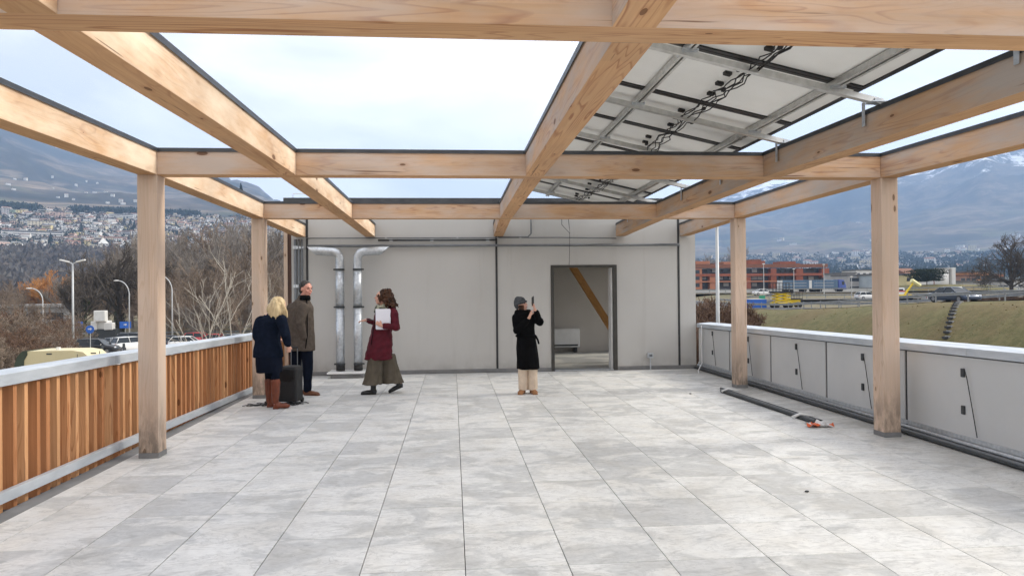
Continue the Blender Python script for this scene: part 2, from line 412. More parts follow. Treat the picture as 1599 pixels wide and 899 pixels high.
while y < 13.3 and k < len(lab):
    t = thing('solar_panel', lab[k], 'solar panel', (0, y, 0), 0, 'black-framed solar panels over the right bay of the pergola')
    m = MB(); slab(m, PX0+.03, SX-.03, .043, 1.112, .012, .018); o = m.build('backsheet', m_back, t)
    m = MB(); slab(m, PX0+.03, SX-.03, .043, 1.112, .019, .03); m.build('cell_glass', m_cell, t)
    m = MB()
    slab(m, PX0, SX, 0, .042, 0, .033); slab(m, PX0, SX, 1.113, 1.155, 0, .033)
    slab(m, PX0, PX0+.03, .0425, 1.1125, 0, .0325); slab(m, SX-.03, SX, .0425, 1.1125, 0, .0325)
    m.build('frame', m_black, t)
    for dx, dy in ((2.27, .33), (2.30, .58), (2.33, .86)):
        m = MB(); slab(m, dx-.028, dx+.028, dy-.03, dy+.03, -.012, .011); m.build('junction_box', m_blackr, t)
    y += 1.165; k += 1
rack = thing('panel_rack', 'aluminium mounting rails with clamps carrying the solar panels between two long beams', 'mounting rack')
for i, yy in enumerate((3.7, 5.21, 6.71, 8.2, 9.66, 11.3, 12.75)):
    m = MB(); slab(m, 1.03, 3.37, yy-.027, yy+.027, -.098, -.052)
    o = m.build('sloping_rail', m_alu, rack)
    m = MB().box((3.262, yy+.055, 2.88), (3.2665, yy+.095, 3.07)).box((3.262, yy-.05, 3.045), (3.42, yy+.05, 3.053)).box((3.29, yy-.04, 3.054), (3.34, yy+.04, 3.075))
    m.build('rail_bracket', m_galv, rack)
    MB().tube([(.86, yy, 3.03), (1.05, yy, pz(1.05, -.09))], .02, 6).build('rail_stand', m_alu, rack)
    for xx in (1.82, 2.99):
        MB().boxc((xx, yy-.04, pz(xx, -.055)), (.12, .03, .02)).build('clamp', m_galv, rack)
for xx in (1.82, 2.99):
    for (a, b) in ((2.9, 7.0), (7.02, 13.3)):
        m = MB(); slab(m, xx-.028, xx-.008, a, b, -.05, -.002); slab(m, xx+.008, xx+.028, a, b, -.05, -.002); slab(m, xx-.0075, xx+.0075, a, b, -.012, -.003)
        m.build('long_rail', m_alu, rack)
cab = MB(); rc = random.Random(3)
for s in range(5):
    pts = []; y = 3.4
    while y < 12.9:
        x = 2.36 + .05*math.sin(y*2.1+s) + rc.uniform(-.03, .03) + .05*math.sin(y*.8)
        pts.append((x, y, pz(x, -.045 - .03*abs(math.sin(y*2.7+s*.7)) - rc.uniform(0, .02)))); y += .13
    cab.tube(pts, .0055, 5)
for i in range(17):
    y = 3.6 + i*.55 + rc.uniform(-.1, .1); x = 2.36 + .07*math.sin(y*2.1) + rc.uniform(-.05, .05)
    cab.ell((x, y, pz(x, -.05)), (.022, .045, .018), 6, 4)
tag(cab.build('cable_bundle', m_blackr, smooth=True), 'black tangled cable run hanging under the white backs of the solar panels', 'cable')

# ------------------------------------------------------------------ building with door
bld = thing('building', 'light grey rendered building wall closing the far end of the terrace, with an open doorway', 'building', (0, 13.94, 0))
YW = 13.94
m = MB()
def bb(mb, a, b, mm=0): mb.box((a[0], a[1]-YW, a[2]), (b[0], b[1]-YW, b[2]), mm)
bb(m, (-3.13, YW, -.3), (1.98, YW+.32, 3.36)); bb(m, (3.30, YW, -.3), (4.955, YW+.32, 3.36)); bb(m, (1.9805, YW+.0006, 2.115), (3.2995, YW+.3195, 3.3595))
bb(m, (1.9805, YW+.0006, -.3), (3.2995, YW+.3195, -.03))
m.build('front_wall', m_plaster, bld)
m_room = plain('interior_wall', (.50, .47, .43), (.46, .43, .39), 1.2, .9)
m = MB(); bb(m, (-3.13, YW+.3205, -5.2), (-2.85, 22, 3.36)); bb(m, (-2.849, 18.42, -5.2), (4.954, 18.6, 3.3595)); bb(m, (-2.849, 21.7, -5.2), (4.955, 22, 3.36))
bb(m, (4.70, YW+.3205, -5.2), (4.955, 15.2, 3.36)); bb(m, (4.70, 17.9, -5.2), (4.955, 18.4195, 3.36)); bb(m, (4.7005, 15.2005, -5.2), (4.9545, 17.8995, .25)); bb(m, (4.7005, 15.2005, 2.6), (4.9545, 17.8995, 3.3595))
m.build('side_wall', m_room, bld)
m = MB(); bb(m, (-2.849, YW+.321, -.2), (4.699, 18.419, .0)); 
rf = m.build('room_floor', plain('room_floor', (.55, .54, .5), (.36, .36, .35), 1.3, .35, lo=.47, hi=.53), bld)
m = MB(); bb(m, (-3.16, YW-.03, 3.362), (4.99, 22.03, 3.375)); bb(m, (-3.27, YW-.035, 3.35), (4.99, YW-.031, 3.472)); bb(m, (-3.27, YW-.0305, 3.376), (4.99, YW+.25, 3.472))
m.build('roof_edge', m_flash, bld)
m = MB(); bb(m, (-3.132, YW-.012, .001), (1.965, YW-.0005, .075)); bb(m, (3.315, YW-.012, .001), (4.955, YW-.0005, .075)); m.build('skirting', m_skirt, bld)
m = MB()
bb(m, (1.965, YW-.02, .0), (2.03, YW+.06, 2.13)); bb(m, (3.235, YW-.02, .0), (3.315, YW+.06, 2.13)); bb(m, (2.0305, YW-.019, 2.075), (3.2345, YW+.059, 2.129))
m.build('door_frame', plain('door_frame', (.045, .043, .038), (.06, .057, .05), 6, .5), bld, bevel=.003)
m = MB(); bb(m, (2.031, YW-.015, .002), (3.234, YW+.3, .02)); m.build('door_sill', m_galv, bld)
m = MB(); bb(m, (3.205, YW+.061, .02), (3.299, YW+.31, 2.07)); m.build('door_reveal', m_white, bld)
for x in (-2.83, .875, 4.60):
    m = MB(); bb(m, (x-.02, YW-.014, .076), (x+.02, YW-.0006, 3.35)); m.build('joint_strip', m_joint, bld)
MB().box((-3.27, -.03, -.3), (-3.2, .1, 3.05)).build('corner_board', wood_z, bld)
MB().box((-3.199, .0, -.3), (-3.1305, .1, 3.349)).build('corner_panel', plain('brown_corner', (.10, .05, .035), (.07, .035, .025), 4, .6), bld)
MB().box((-3.13, .0, -5.2), (4.95, .2, -.301)).build('lower_wall', m_plaster, bld)
br = MB(); a, b = Vector((2.66, 1.6, 2.2)), Vector((3.78, 1.6, .40))
d = (b-a).normalized(); a = a - d*1.0; b = b + d*.48; ln = (b-a).length
br.box((-.085, -.07, 0), (.085, .07, ln)); o = br.build('diagonal_brace', brace_wood, None, bevel=.004)
o.rotation_euler = d.to_track_quat('Z', 'Y').to_euler(); o.location = a + Vector((0, YW, 0))
tag(o, 'orange varnished diagonal timber brace seen through the doorway', 'brace')
fc = thing('fan_coil', 'low white heating unit against the room wall seen through the doorway', 'heater', (2.6, 18.41, 0))
MB().box((-.6, -.22, .13), (.72, 0, .62)).build('casing', m_white, fc, bevel=.02)
MB().box((-.55, -.225, .17), (.67, -.2205, .21)).build('air_slot', m_joint, fc)
MB().box((-.5, -.18, .0), (-.42, -.02, .13)).build('leg', m_darkp, fc); MB().box((.58, -.18, .0), (.66, -.02, .13)).build('leg', m_darkp, fc)

# ducts
def duct(x, lean, label):
    t = thing('ventilation_duct', label, 'duct', (x, 13.62, 0), 0, 'twin galvanised ventilation ducts')
    r = .082
    MB().tube([(0,0,.13), (0,0,.235)], r*1.02, 20).build('rubber_collar', m_blackr, t, True)
    m = MB()
    for z0, z1 in ((.236, 1.34), (1.345, 2.06)): m.tube([(0,0,z0), (0,0,z1)], r, 24)
    # spiral lock seam
    pts = [(math.cos(a*.5)*(r+.0015), math.sin(a*.5)*(r+.0015), .24 + a*.5/(2*math.pi)*.11) for a in range(0, 204)]
    m.tube(pts, .0025, 4)
    m.build('duct_pipe', m_galv, t, True)
    for z in (.25, 1.34, 2.06):
        q = MB().tube([(0,0,z-.015), (0,0,z+.015)], r+.008, 20).boxc((0, .16, z), (.02, .28, .02)).boxc((lean*.1, -.0, z), (.04, .02, .03)).build('duct_clamp', m_darkp, t)
    pts = [(0,0,2.06), (0,0,2.26)]
    for k in range(1, 6):
        a = k/5*math.pi*.47; pts.append((lean*.14*(1-math.cos(a)), 0, 2.26+.14*math.sin(a)))
    pts += [(lean*.28, 0, 2.408), (lean*.40, 0, 2.415)]
    m = MB(); m.tube(pts, r, 20, cap=False); 
    # bevelled outlet, open towards the ground
    e = Vector((lean*.40, 0, 2.415)); ring1 = []; ring2 = []
    for k in range(20):
        t2 = 2*math.pi*k/20; yy, zz_ = math.cos(t2)*r, math.sin(t2)*r
        ring1.append((e.x, yy, e.z+zz_)); ring2.append((e.x + lean*(.03 + .09*(1+math.sin(t2))), yy, e.z+zz_))
    m.loft([ring1, ring2], cap=False); m.build('duct_elbow', m_galv, t, True)
    q = m.v
    dk = MB().loft([[(p[0]-lean*.03, p[1]*.9, (p[2]-e.z)*.9+e.z) for p in ring1], [(p[0]-lean*.04, p[1]*.9, (p[2]-e.z)*.9+e.z) for p in ring1]]); dk.build('duct_mouth', m_darkp, t)
duct(-2.155, -1, 'left galvanised spiral duct whose elbow opens to the left')
duct(-1.82, 1, 'right galvanised spiral duct whose elbow opens to the right')
t = thing('duct_base', 'white metal plate on a low grey curb under the two ventilation ducts', 'base', (-2.0, 13.62, 0))
MB().box((-.31, -.2, 0), (.29, .3, .085)).build('curb', m_skirt, t); MB().box((-.37, -.26, .0855), (.33, .305, .115)).build('cover_plate', m_white, t, bevel=.006)

def pipe(name, pts, r, mt, label, cat, clips=()):
    o = MB().tube(pts, r, 10).build(name, mt, None, True); tag(o, label, cat)
    for c in clips: MB().boxc(c, (r*3.2, r*2.6, r*2.2)).build('clip', m_galv, o)
    return o
pipe('conduit', [(-2.84, 13.88, 2.68), (2.2, 13.88, 2.68), (3.3, 13.88, 2.66)], .011, m_pipe, 'thin upper grey conduit running along the far wall just under the beam ends', 'conduit', [(x, 13.885, 2.68) for x in (-1.3, .1, .9)])
pipe('conduit', [(-1.45, 13.86, 2.635), (.85, 13.86, 2.635)], .02, m_darkp, 'short dark double-thick conduit between two beam ends on the far wall', 'conduit', [(x, 13.87, 2.635) for x in (-1.2, -.4, .7)])
pipe('conduit', [(.9, 13.87, 2.69), (1.5, 13.87, 2.69), (1.57, 13.87, 2.76), (1.57, 13.87, 3.3)], .016, m_pipe, 'grey conduit that turns upward on the far wall above the doorway', 'conduit', [(1.35, 13.88, 2.69)])
pipe('conduit', [(-2.8, 13.85, 2.525), (4.6, 13.85, 2.525)], .026, m_pipe, 'thick grey conduit along the whole far wall above the duct elbows', 'conduit')
for i, (x, r, lb) in enumerate(((-3.04, .028, 'grey downpipe at the left corner of the far wall, leftmost of three'), (-2.975, .024, 'grey downpipe at the left corner of the far wall, middle of three'), (-2.915, .02, 'thin grey downpipe beside the black joint at the left of the far wall'))):
    pipe('downpipe', [(x, 13.88, .08), (x, 13.88, 2.66)], r, m_pipe, lb, 'pipe', [(x, 13.89, z) for z in (.9, 1.75, 2.5)])
pipe('hanging_wire', [(2.18, 13.8, 3.3), (2.18, 13.8, 2.93), (2.34, 13.78, 2.75), (2.32, 13.78, 2.95), (2.3, 13.8, 3.3)], .006, m_blackr, 'loop of loose black wire hanging on the wall above the doorway', 'wire')
pipe('hanging_wire', [(2.335, 13.78, 2.78), (2.33, 13.8, 2.4), (2.32, 13.8, 2.13)], .004, m_blackr, 'thin straight wire hanging down to the door head', 'wire')
t = thing('floor_outlet', 'small metal outlet box on a short stand before the wall right of the doorway', 'outlet', (3.97, 13.85, 0))
MB().box((-.055, -.03, .24), (.055, .04, .34)).build('box', m_galv, t, bevel=.004); MB().tube([(0, 0, 0), (0, 0, .24)], .014, 8).build('stand', m_galv, t)
MB().box((-.03, -.032, .265), (.03, -.0305, .315)).build('socket', m_pipe, t)
pipe('conduit', [(-3.1, 13.97, 3.47), (-3.1, 13.97, 3.56), (-2.75, 13.97, 3.56)], .008, m_white, 'thin white rod bent above the roof edge at the left', 'rod')

# ------------------------------------------------------------------ right parapet
par = thing('parapet_wall', 'light grey panelled parapet with a galvanised cap along the right side of the terrace', 'parapet', (5.0, 0, 0))
def capz(y): return .93 + (14 - y)*.0115
yd = [13.93, 12.32, 10.67, 9.02, 7.36, 5.70, 4.04, 2.38, .72, -.94]
for i in range(len(yd)-1):
    y1, y0 = yd[i], yd[i+1]
    m = MB(); g = .022
    m.add([(0,y0+g,.06),(.05,y0+g,.06),(.05,y1-g,.06),(0,y1-g,.06),(0,y0+g,capz(y0)-.105),(.05,y0+g,capz(y0)-.105),(.05,y1-g,capz(y1)-.105),(0,y1-g,capz(y1)-.105)],
          [(0,3,2,1),(4,5,6,7),(0,1,5,4),(1,2,6,5),(2,3,7,6),(3,0,4,7)])
    m.build('panel', m_parpan, par)
    MB().box((.012, y0-g+.001, .06), (.04, y0+g-.001, capz(y0)-.106)).build('joint_strip', m_joint, par)
m = MB(); m.add([(.051,-1,-.3),(.2,-1,-.3),(.2,13.93,-.3),(.051,13.93,-.3),(.051,-1,capz(-1)-.1),(.2,-1,capz(-1)-.1),(.2,13.93,capz(13.93)-.1),(.051,13.93,capz(13.93)-.1)],
          [(0,3,2,1),(4,5,6,7),(0,1,5,4),(1,2,6,5),(2,3,7,6),(3,0,4,7)]); m.build('core', m_conc, par)
m = MB().box((.0515, -1, -5.2), (.199, 21, -.301)); m.build('outer_wall', m_plaster, par)
for y0, y1 in ((10.3, 13.935), (6.4, 10.297), (2.5, 6.397), (-1, 2.497)):
    m = MB(); a, b = capz(y0), capz(y1)
    m.add([(-.035,y0,a-.09),(.25,y0,a-.09),(.25,y0,a+.01),(-.035,y0,a-.012),(-.035,y1,b-.09),(.25,y1,b-.09),(.25,y1,b+.01),(-.035,y1,b-.012)],
      [(3,2,1,0),(4,5,6,7),(0,1,5,4),(1,2,6,5),(2,3,7,6),(3,0,4,7)])
    m.build('cap', m_galvl, par, bevel=.004)
for (x, z, r, mt) in ((-.03, .075, .02, m_galv), (-.05, .035, .022, m_pipe), (-.09, .022, .016, m_darkp)):
    MB().tube([(x, -1, z), (x, 13.9, z)], r, 8).build('base_pipe', mt, par, True)
MB().box((-.018, -1, .10), (-.001, 13.9, .14)).build('base_rail', m_galv, par)
for y in (13.14, 11.5, 9.83, 8.17, 6.48, 4.8, 3.1):
    for z in (.76, .395):
        MB().box((-.018, y-.022, z-.045), (-.0005, y+.022, z+.04)).build('cable_box', m_darkp, par, bevel=.004)
    MB().tube([(-.012, y-.02, .80), (-.03, y-.05, .80), (-.03, y-.08, .72), (-.028, y-.14, .45), (-.025, y-.2, .16)], .0045, 5).build('cable', m_blackr, par, True)
MB().tube([(-.05, 13.6, .9), (-.052, 13.62, .5), (-.05, 13.6, .15), (-.2, 13.4, .02), (-.3, 13.1, .012)], .012, 6).build('cable', m_white, par, True)

# ------------------------------------------------------------------ left slatted fence
fen = thing('slatted_fence', 'larch slat fence with galvanised cap and bottom rail along the left side of the terrace', 'fence', (-3.35, 0, 0))
def fz(y): return 1.045 - (y-5.5)*.0165 if y > 5.5 else 1.045
sl_me = []
for k in range(3):
    for wv in (.046, .052, .043):
        sl_me.append(MB().box((-.09, -wv/2, -.18), (0, wv/2, .90)).mesh('slat', larch[k]))
y = -.6; i = 0
while y < 15.5:
    o = link('slat', rnd.choice(sl_me), fen); o.location = (rnd.uniform(-.012, .004), y, rnd.uniform(-.01, .01) + fz(y)-1.045 + .03)
    o.rotation_euler.z = rnd.uniform(-.05, .05)
    y += .149 + rnd.uniform(-.007, .007); i += 1
for y0, y1 in ((11.0, 15.6), (7.2, 10.998), (3.4, 7.198), (-.7, 3.398)):
    a, b = fz(y0), fz(y1)
    MB().add([(-.14,y0,a-.10),(.03,y0,a-.10),(.03,y0,a-.01),(-.14,y0,a+.005),(-.14,y1,b-.10),(.03,y1,b-.10),(.03,y1,b-.01),(-.14,y1,b+.005)],
      [(3,2,1,0),(4,5,6,7),(0,1,5,4),(1,2,6,5),(2,3,7,6),(3,0,4,7)]).build('cap', m_galvl, fen, bevel=.004)
    a, b = fz(y0)-.90, fz(y1)-.90
    MB().add([(.006,y0,a-.05),(.06,y0,a-.05),(.06,y0,a+.03),(.006,y0,a+.03),(.006,y1,b-.05),(.06,y1,b-.05),(.06,y1,b+.03),(.006,y1,b+.03)],
      [(3,2,1,0),(4,5,6,7),(0,1,5,4),(1,2,6,5),(2,3,7,6),(3,0,4,7)]).build('bottom_rail', m_galvl, fen, bevel=.004)
MB().box((-.2, -.7, -.12), (-.02, 13.9, -.08)).build('base_ledge', m_conc, fen)
tag(MB().box((-3.345, -1, -.021), (-3.195, 13.93, -.004)).build('gutter_strip', m_skirt), kind='structure')
# ================================================================== the valley
def lerp(a, b, t): return a+(b-a)*t
def sst(a, b, x):
    t = min(1, max(0, (x-a)/(b-a))); return t*t*(3-2*t)
def tab(T, x):
    if x <= T[0][0]: return T[0][1]
    for (a, b), (c, d) in zip(T, T[1:]):
        if x <= c: return lerp(b, d, (x-a)/(c-a))
    return T[-1][1]
fbm = lambda x, y, o=4: noise.fractal(Vector((x, y, 3.7)), 1.0, 2.1, o)
ZR = [(-60, 3.0), (20, 1.35), (50, .66), (60, .36), (75, -.45), (90, -1.05), (120, -1.2), (200, .6)]
YD = [(40, -2.4), (80, -1.3), (120, -1.0), (170, .75), (350, .2)]
def gz(x, y):
    z = -5 + .12*fbm(x*.05, y*.05, 2)
    if x > 5 and y > -80:
        e = tab(ZR, y)-.06; yv = tab(YD, y)
        if x <= 53.5: q = lerp(z, e, sst(31.5, 43.2, x) if y < 150 else 1)
        else: q = lerp(e, yv, sst(54, 66, x))
        far = lerp(z, yv, sst(10, 45, x))
        z = lerp(q, far, sst(100, 140, y)) if x < 43 else q
        if 31 < x < 43.2: z += .10*fbm(x*.35, y*.35, 3)
    if x < 0 and y > 140: z += sst(140, 340, y)*5
    return z
m_grass = NT('dry_winter_grass'); v = m_grass.n('NewGeometry').outputs['Position']
c = m_grass.ramp(m_grass.noise(v, .35, 6, .65), [(.3, (.070, .078, .024)), (.5, (.098, .098, .032)), (.7, (.15, .128, .055))])
c = m_grass.mix(m_grass.ramp(m_grass.noise(v, 3.5, 5, .7), [(.35, .0), (.65, .8)]), c, (.105, .092, .034))
c = m_grass.mix(m_grass.ramp(m_grass.noise(v, 1.3, 8, .75), [(.40, 0.), (.62, .75)]), c, (.19, .16, .07))
c = m_grass.mix(m_grass.ramp(m_grass.noise(v, .16, 4, .6), [(.45, 0.), (.60, .5)]), c, (.16, .105, .05))
c = m_grass.mix(m_grass.ramp(m_grass.noise(v, 9, 5, .8), [(.50, 0.), (.68, .6)]), c, (.045, .048, .016))
m_grass.bump(m_grass.noise(v, 4, 6, .7), .6, .12); m_grass = m_grass.fin(c, .95)
def gmat():
    t = NT('valley_ground'); v = t.n('NewGeometry').outputs['Position']
    f = t.noise(v, .02, 5, .6)
    c = t.ramp(f, [(.35, (.10, .085, .05)), (.5, (.15, .125, .075)), (.65, (.105, .10, .045))])
    c = t.mix(t.ramp(t.noise(v, .4, 5, .7), [(.4, 0.), (.7, .5)]), c, (.22, .18, .13))
    t.bump(t.noise(v, 1.2, 4), .5, .3); return t.fin(c, .95)
m_ground = gmat()
# near ground
def axis(lo, hi, fine0, fine1, st, big):
    a = []; x = lo
    while x < hi: a.append(x); x += st if fine0 <= x < fine1 else big
    return a + [hi]
gx = axis(-420, 420, 28, 62, 1.2, 7); gy = axis(-90, 420, 12, 130, 3, 8)
mg = MB(); mg.v = [(x, y, gz(x, y)) for y in gy for x in gx]; W_ = len(gx)
for j in range(len(gy)-1):
    for i in range(W_-1):
        if -3.6 < gx[i] < 5 and -3 < gy[j] < 14: pass
        xm = (gx[i]+gx[i+1])/2; mg.face([j*W_+i, j*W_+i+1, (j+1)*W_+i+1, (j+1)*W_+i], 1 if 27 < xm < 44 and gy[j] < 115 else 0)
tag(mg.build('ground', [m_ground, m_grass], None, True), kind='structure')
# grass tufts on the embankment
tf = MB(); rg = random.Random(5)
for i in range(900):
    y = rg.uniform(22, 105); x = rg.uniform(30, 43.2)
    z = gz(x, y); h = rg.uniform(.03, .08); a = rg.uniform(0, 6.28); w_ = rg.uniform(.05, .14)
    dx, dy = math.cos(a)*w_, math.sin(a)*w_; lx, ly = rg.uniform(-.1, .1), rg.uniform(-.1, .1)
    tf.add([(x-dx, y-dy, z-.03), (x+dx, y+dy, z-.03), (x+lx, y+ly, z+h)], [(0, 1, 2)], 1)
tag(tf.build('grass_tufts', [plain('grass_blade', (.155, .14, .055), (.13, .12, .045), 2, .9), plain('straw_blade', (.24, .2, .095), (.19, .16, .07), 2, .9)]),
    'tufts of dry grass over the embankment below the road', 'grass', kind='stuff')

# far terrain, polar: azimuth table of skyline elevation (tangent)
SKY = [(-75, .20), (-50, .215), (-38, .205), (-31.4, .199), (-30.7, .194), (-29.3, .184), (-28.2, .176), (-23.9, .1565), (-19.7, .1545), (-17.8, .153), (-16, .1515), (-15.0, .143), (-13.9, .127), (-12.4, .112), (-8, .085), (-2, .06), (6, .065), (12, .09), (15.3, .108),
       (20.2, .130), (22.7, .134), (25, .140), (27.7, .146), (30.8, .170), (32.9, .1715), (36.4, .182), (41, .196), (50, .205), (75, .19)]
PL = [(330, -.0195), (620, -.001), (1100, .052), (1420, .079), (1750, .1005)]
PR = [(330, -.0035), (700, .001), (1500, .016), (2600, .036), (3600, .055)]
def hz(phi, r):
    t = sst(-9, 8, phi); s = tab(SKY, phi) + (.006 if phi < -17 else 0)
    L_ = PL + [(4600, s), (5600, s*.9), (7400, s*.7)]
    R_ = PR + [(5200, s*.62), (7000, s), (8200, s*.9)]
    el = lerp(tab(L_, r), tab(R_, r), t)
    x, y = r*math.sin(R(phi)), r*math.cos(R(phi))
    rs = lerp(4600, 7000, t); u = sst(.25, .8, r/rs)*(1 - .75*math.exp(-((r-rs)/500)**2))
    n1 = 1-abs(noise.noise(Vector((x*.0011, y*.0011, .3))))*2; n2 = fbm(x*.003, y*.003, 5)
    z = r*el + u*r*(.024*n1 - .012 + .014*n2) + r*.0016*fbm(phi*.9, r*.0004, 4)*(1 if r > 3500 else .2)
    z += r*.0012*fbm(x*.02, y*.02, 3)*sst(.8, 1., r/rs)
    return z, x, y
def mmat():
    t = NT('mountain_side'); v = t.n('NewGeometry').outputs['Position']
    sx = t.n('SeparateXYZ'); t.l(v, sx.inputs[0])
    f = t.noise(v, .0022, 8, .62, .4); g = t.noise(v, .012, 6, .7)
    vs = t.n('Mapping'); vs.inputs['Scale'].default_value = (.0013, .0013, .011); t.l(v, vs.inputs[0])
    b = t.noise(vs.outputs[0], 1.0, 6, .6, .6)
    c = t.ramp(f, [(.38, (.014, .018, .014)), (.48, (.045, .04, .03)), (.56, (.13, .10, .075)), (.66, (.055, .048, .036))])
    c = t.mix(t.ramp(g, [(.42, 0.), (.58, .8)]), c, (.022, .022, .016))
    c = t.mix(t.ramp(t.noise(v, .05, 4, .7), [(.45, 0.), (.6, .45)]), c, (.02, .02, .015))
    fld = t.ramp(b, [(.50, 0.), (.56, 1.), (.60, .2), (.68, .9)])
    low = t.ramp(t.math('DIVIDE', sx.outputs[2], 1000.), [(.12, .9), (.4, .5), (.8, .05)])
    rgt0 = t.ramp(t.math('DIVIDE', sx.outputs[0], 6000.), [(.0, 1.), (.15, .4)])
    c = t.mix(t.math('MULTIPLY', t.math('MULTIPLY', fld, low), rgt0), c, (.34, .26, .18))
    gr = t.ramp(t.noise(v, .0055, 4, .5), [(.58, 0.), (.64, .6)])
    c = t.mix(t.math('MULTIPLY', gr, low), c, (.10, .11, .045))
    nrm = t.n('SeparateXYZ'); t.l(t.n('NewGeometry').outputs['Normal'], nrm.inputs[0])
    rock = t.ramp(nrm.outputs[2], [(.62, 1.), (.8, 0.)])
    c = t.mix(t.math('MULTIPLY', rock, t.ramp(g, [(.4, .1), (.6, .8)])), c, (.25, .235, .21))
    sn = t.math('ADD', t.math('DIVIDE', sx.outputs[2], 1600.), t.math('MULTIPLY', t.math('SUBTRACT', t.noise(v, .006, 7, .7), .5), .75))
    rgt = t.ramp(t.math('DIVIDE', sx.outputs[0], 6000.), [(-.0, 0.), (.2, 1.)]) 
    snf = t.ramp(sn, [(.55, 0.), (.62, 1.)])
    snl = t.ramp(t.math('SUBTRACT', sn, .06), [(.66, 0.), (.72, .8)])
    c = t.mix(t.mix(rgt, snl, snf), c, (.80, .82, .85))
    return t.fin(c, .95)
ph = []; p_ = -72.
while p_ <= 72.01: ph.append(p_); p_ += .22 if -33 < p_ < 43 else 1.2
rr_ = [330]
while rr_[-1] < 8200: rr_.append(rr_[-1]*1.032)
mt = MB()
for r in rr_:
    for p in ph:
        z, x, y = hz(p, r); mt.v.append((x, y, z))
W_ = len(ph)
for j in range(len(rr_)-1):
    for i in range(W_-1): mt.face([j*W_+i, j*W_+i+1, (j+1)*W_+i+1, (j+1)*W_+i])
tag(mt.build('mountains', mmat(), None, True), kind='structure')
def fz_(px, r):                 # point on the far terrain in the direction of an image column
    q = ray(px, 450); phi = math.degrees(math.atan2(q.x, q.y)); z, x, y = hz(phi, r); return Vector((x, y, z))

# ------------------------------------------------------------------ roads and car park
m_asph = plain('asphalt', (.075, .075, .077), (.055, .055, .056), .8, .9, 0, .3, 30)
m_gravel = plain('pale_gravel_yard', (.46, .42, .37), (.34, .31, .27), .25, .95, 0, .3, 8, rand=False)
m_line = plain('road_paint', (.7, .7, .68), (.6, .6, .58), 3, .7)
def ribbon(name, pts, w, mt, dz, kind='structure'):
    m = MB(); L_, R_ = [], []
    for i, p in enumerate(pts):
        a = Vector(pts[max(i-1, 0)]); b = Vector(pts[min(i+1, len(pts)-1)]); d = (b-a); d.z = 0; d.normalize(); n_ = Vector((d.y, -d.x, 0))*w/2
        p = Vector(p); m.v += [tuple(p-n_+Vector((0,0,dz))), tuple(p+n_+Vector((0,0,dz)))]
    for i in range(len(pts)-1): m.face([2*i, 2*i+1, 2*i+3, 2*i+2])
    return tag(m.build(name, mt), kind=kind)
rp_ = [(48.4, y, tab(ZR, y)) for y in range(-40, 201, 5)]
ribbon('ramp_road', rp_, 9.0, m_asph, .0)
ribbon('lane_line', [(44.6, p[1], p[2]) for p in rp_], .15, m_line, .008); ribbon('lane_line', [(52.2, p[1], p[2]) for p in rp_], .15, m_line, .008)
ribbon('road', [(x, 131, max(gz(x, 131), gz(x, 138), gz(x, 125))+.12) for x in range(56, 330, 8)], 9, m_asph, 0)
ribbon('highway', [(x, 176, .98) for x in range(30, 400, 10)], 22, m_asph, .0)
ribbon('lane_line', [(x, 169, .99) for x in range(30, 400, 10)], .3, m_line, 0)
yd_ = MB().add([(-75, 42, -4.85), (-6, 42, -4.85), (-9, 104, -4.8), (-75, 104, -4.8)], [(0, 1, 2, 3)]); tag(yd_.build('car_park', m_gravel), kind='structure')
ribbon('road', [(-110, 113, -4.75), (-60, 112, -4.75), (-20, 113, -4.75), (20, 118, -4.75)], 7, m_asph, 0)
ribbon('grass_verge', [(-100, 106.3, -4.74), (-60, 106, -4.74), (-20, 106.3, -4.74), (8, 107, -4.74)], 4.5, m_grass, 0)
ribbon('grass_verge', [(-66, 76.5, -4.8), (-50, 75.5, -4.8), (-35, 75, -4.8)], 4.0, m_grass, 0)

m_rail = plain('weathered_rail', (.30, .31, .31), (.22, .225, .23), 3, .7, .2)
def guardrail(name, label, pts, H=.78, step=4.0, tall=()):
    t = thing(name, label, 'guardrail', pts[0])
    o = Vector(pts[0]); m = MB()
    prof = [(0, .0), (.05, .04), (.0, .10), (.0, .17), (.05, .23), (0, .28)]
    P = [Vector(p)-o for p in pts]
    for i in range(len(P)-1):
        d = (P[i+1]-P[i]).normalized(); n_ = Vector((-d.y, d.x, 0))
        v = []
        for p in (P[i], P[i+1]):
            for a, b in prof: v.append(tuple(p + n_*(a+.06) + Vector((0, 0, H-.28+b))))
        k = len(prof); m.add(v, [(j, j+1, k+j+1, k+j) for j in range(k-1)])
    m.build('rail', m_rail, t)
    L_ = sum((P[i+1]-P[i]).length for i in range(len(P)-1)); s = 0; me = MB().box((-.05, -.04, -.3), (.05, .04, H+.12)).mesh('post', m_rail)
    seg = 0; acc = 0
    while s < L_:
        while acc + (P[seg+1]-P[seg]).length < s: acc += (P[seg+1]-P[seg]).length; seg += 1
        q = P[seg] + (P[seg+1]-P[seg]).normalized()*(s-acc); p = link('post', me, t); p.location = q; s += step
    return t
guardrail('guardrail', 'galvanised guardrail on square posts along the top of the grass embankment', [(43.7, y, tab(ZR, y)) for y in range(24, 140, 4)])
guardrail('guardrail', 'guardrail on the far edge of the sloping road behind the moving car', [(53.2, y, tab(ZR, y)) for y in range(24, 140, 4)])
guardrail('guardrail', 'pale guardrail across the view behind the yellow lifting platforms', [(x, 137, gz(x, 137)+.05) for x in range(56, 260, 8)], .95)
guardrail('guardrail', 'guardrail on the near edge of the raised road under the blue truck', [(x, 164.6, 1.0) for x in range(30, 300, 8)], .9)
guardrail('guardrail', 'guardrail behind the car park on the left, in front of the wood', [(-100, 109, -4.75), (-60, 108.8, -4.75), (-20, 109, -4.75), (2, 110, -4.75)], 1.0)
m = MB()
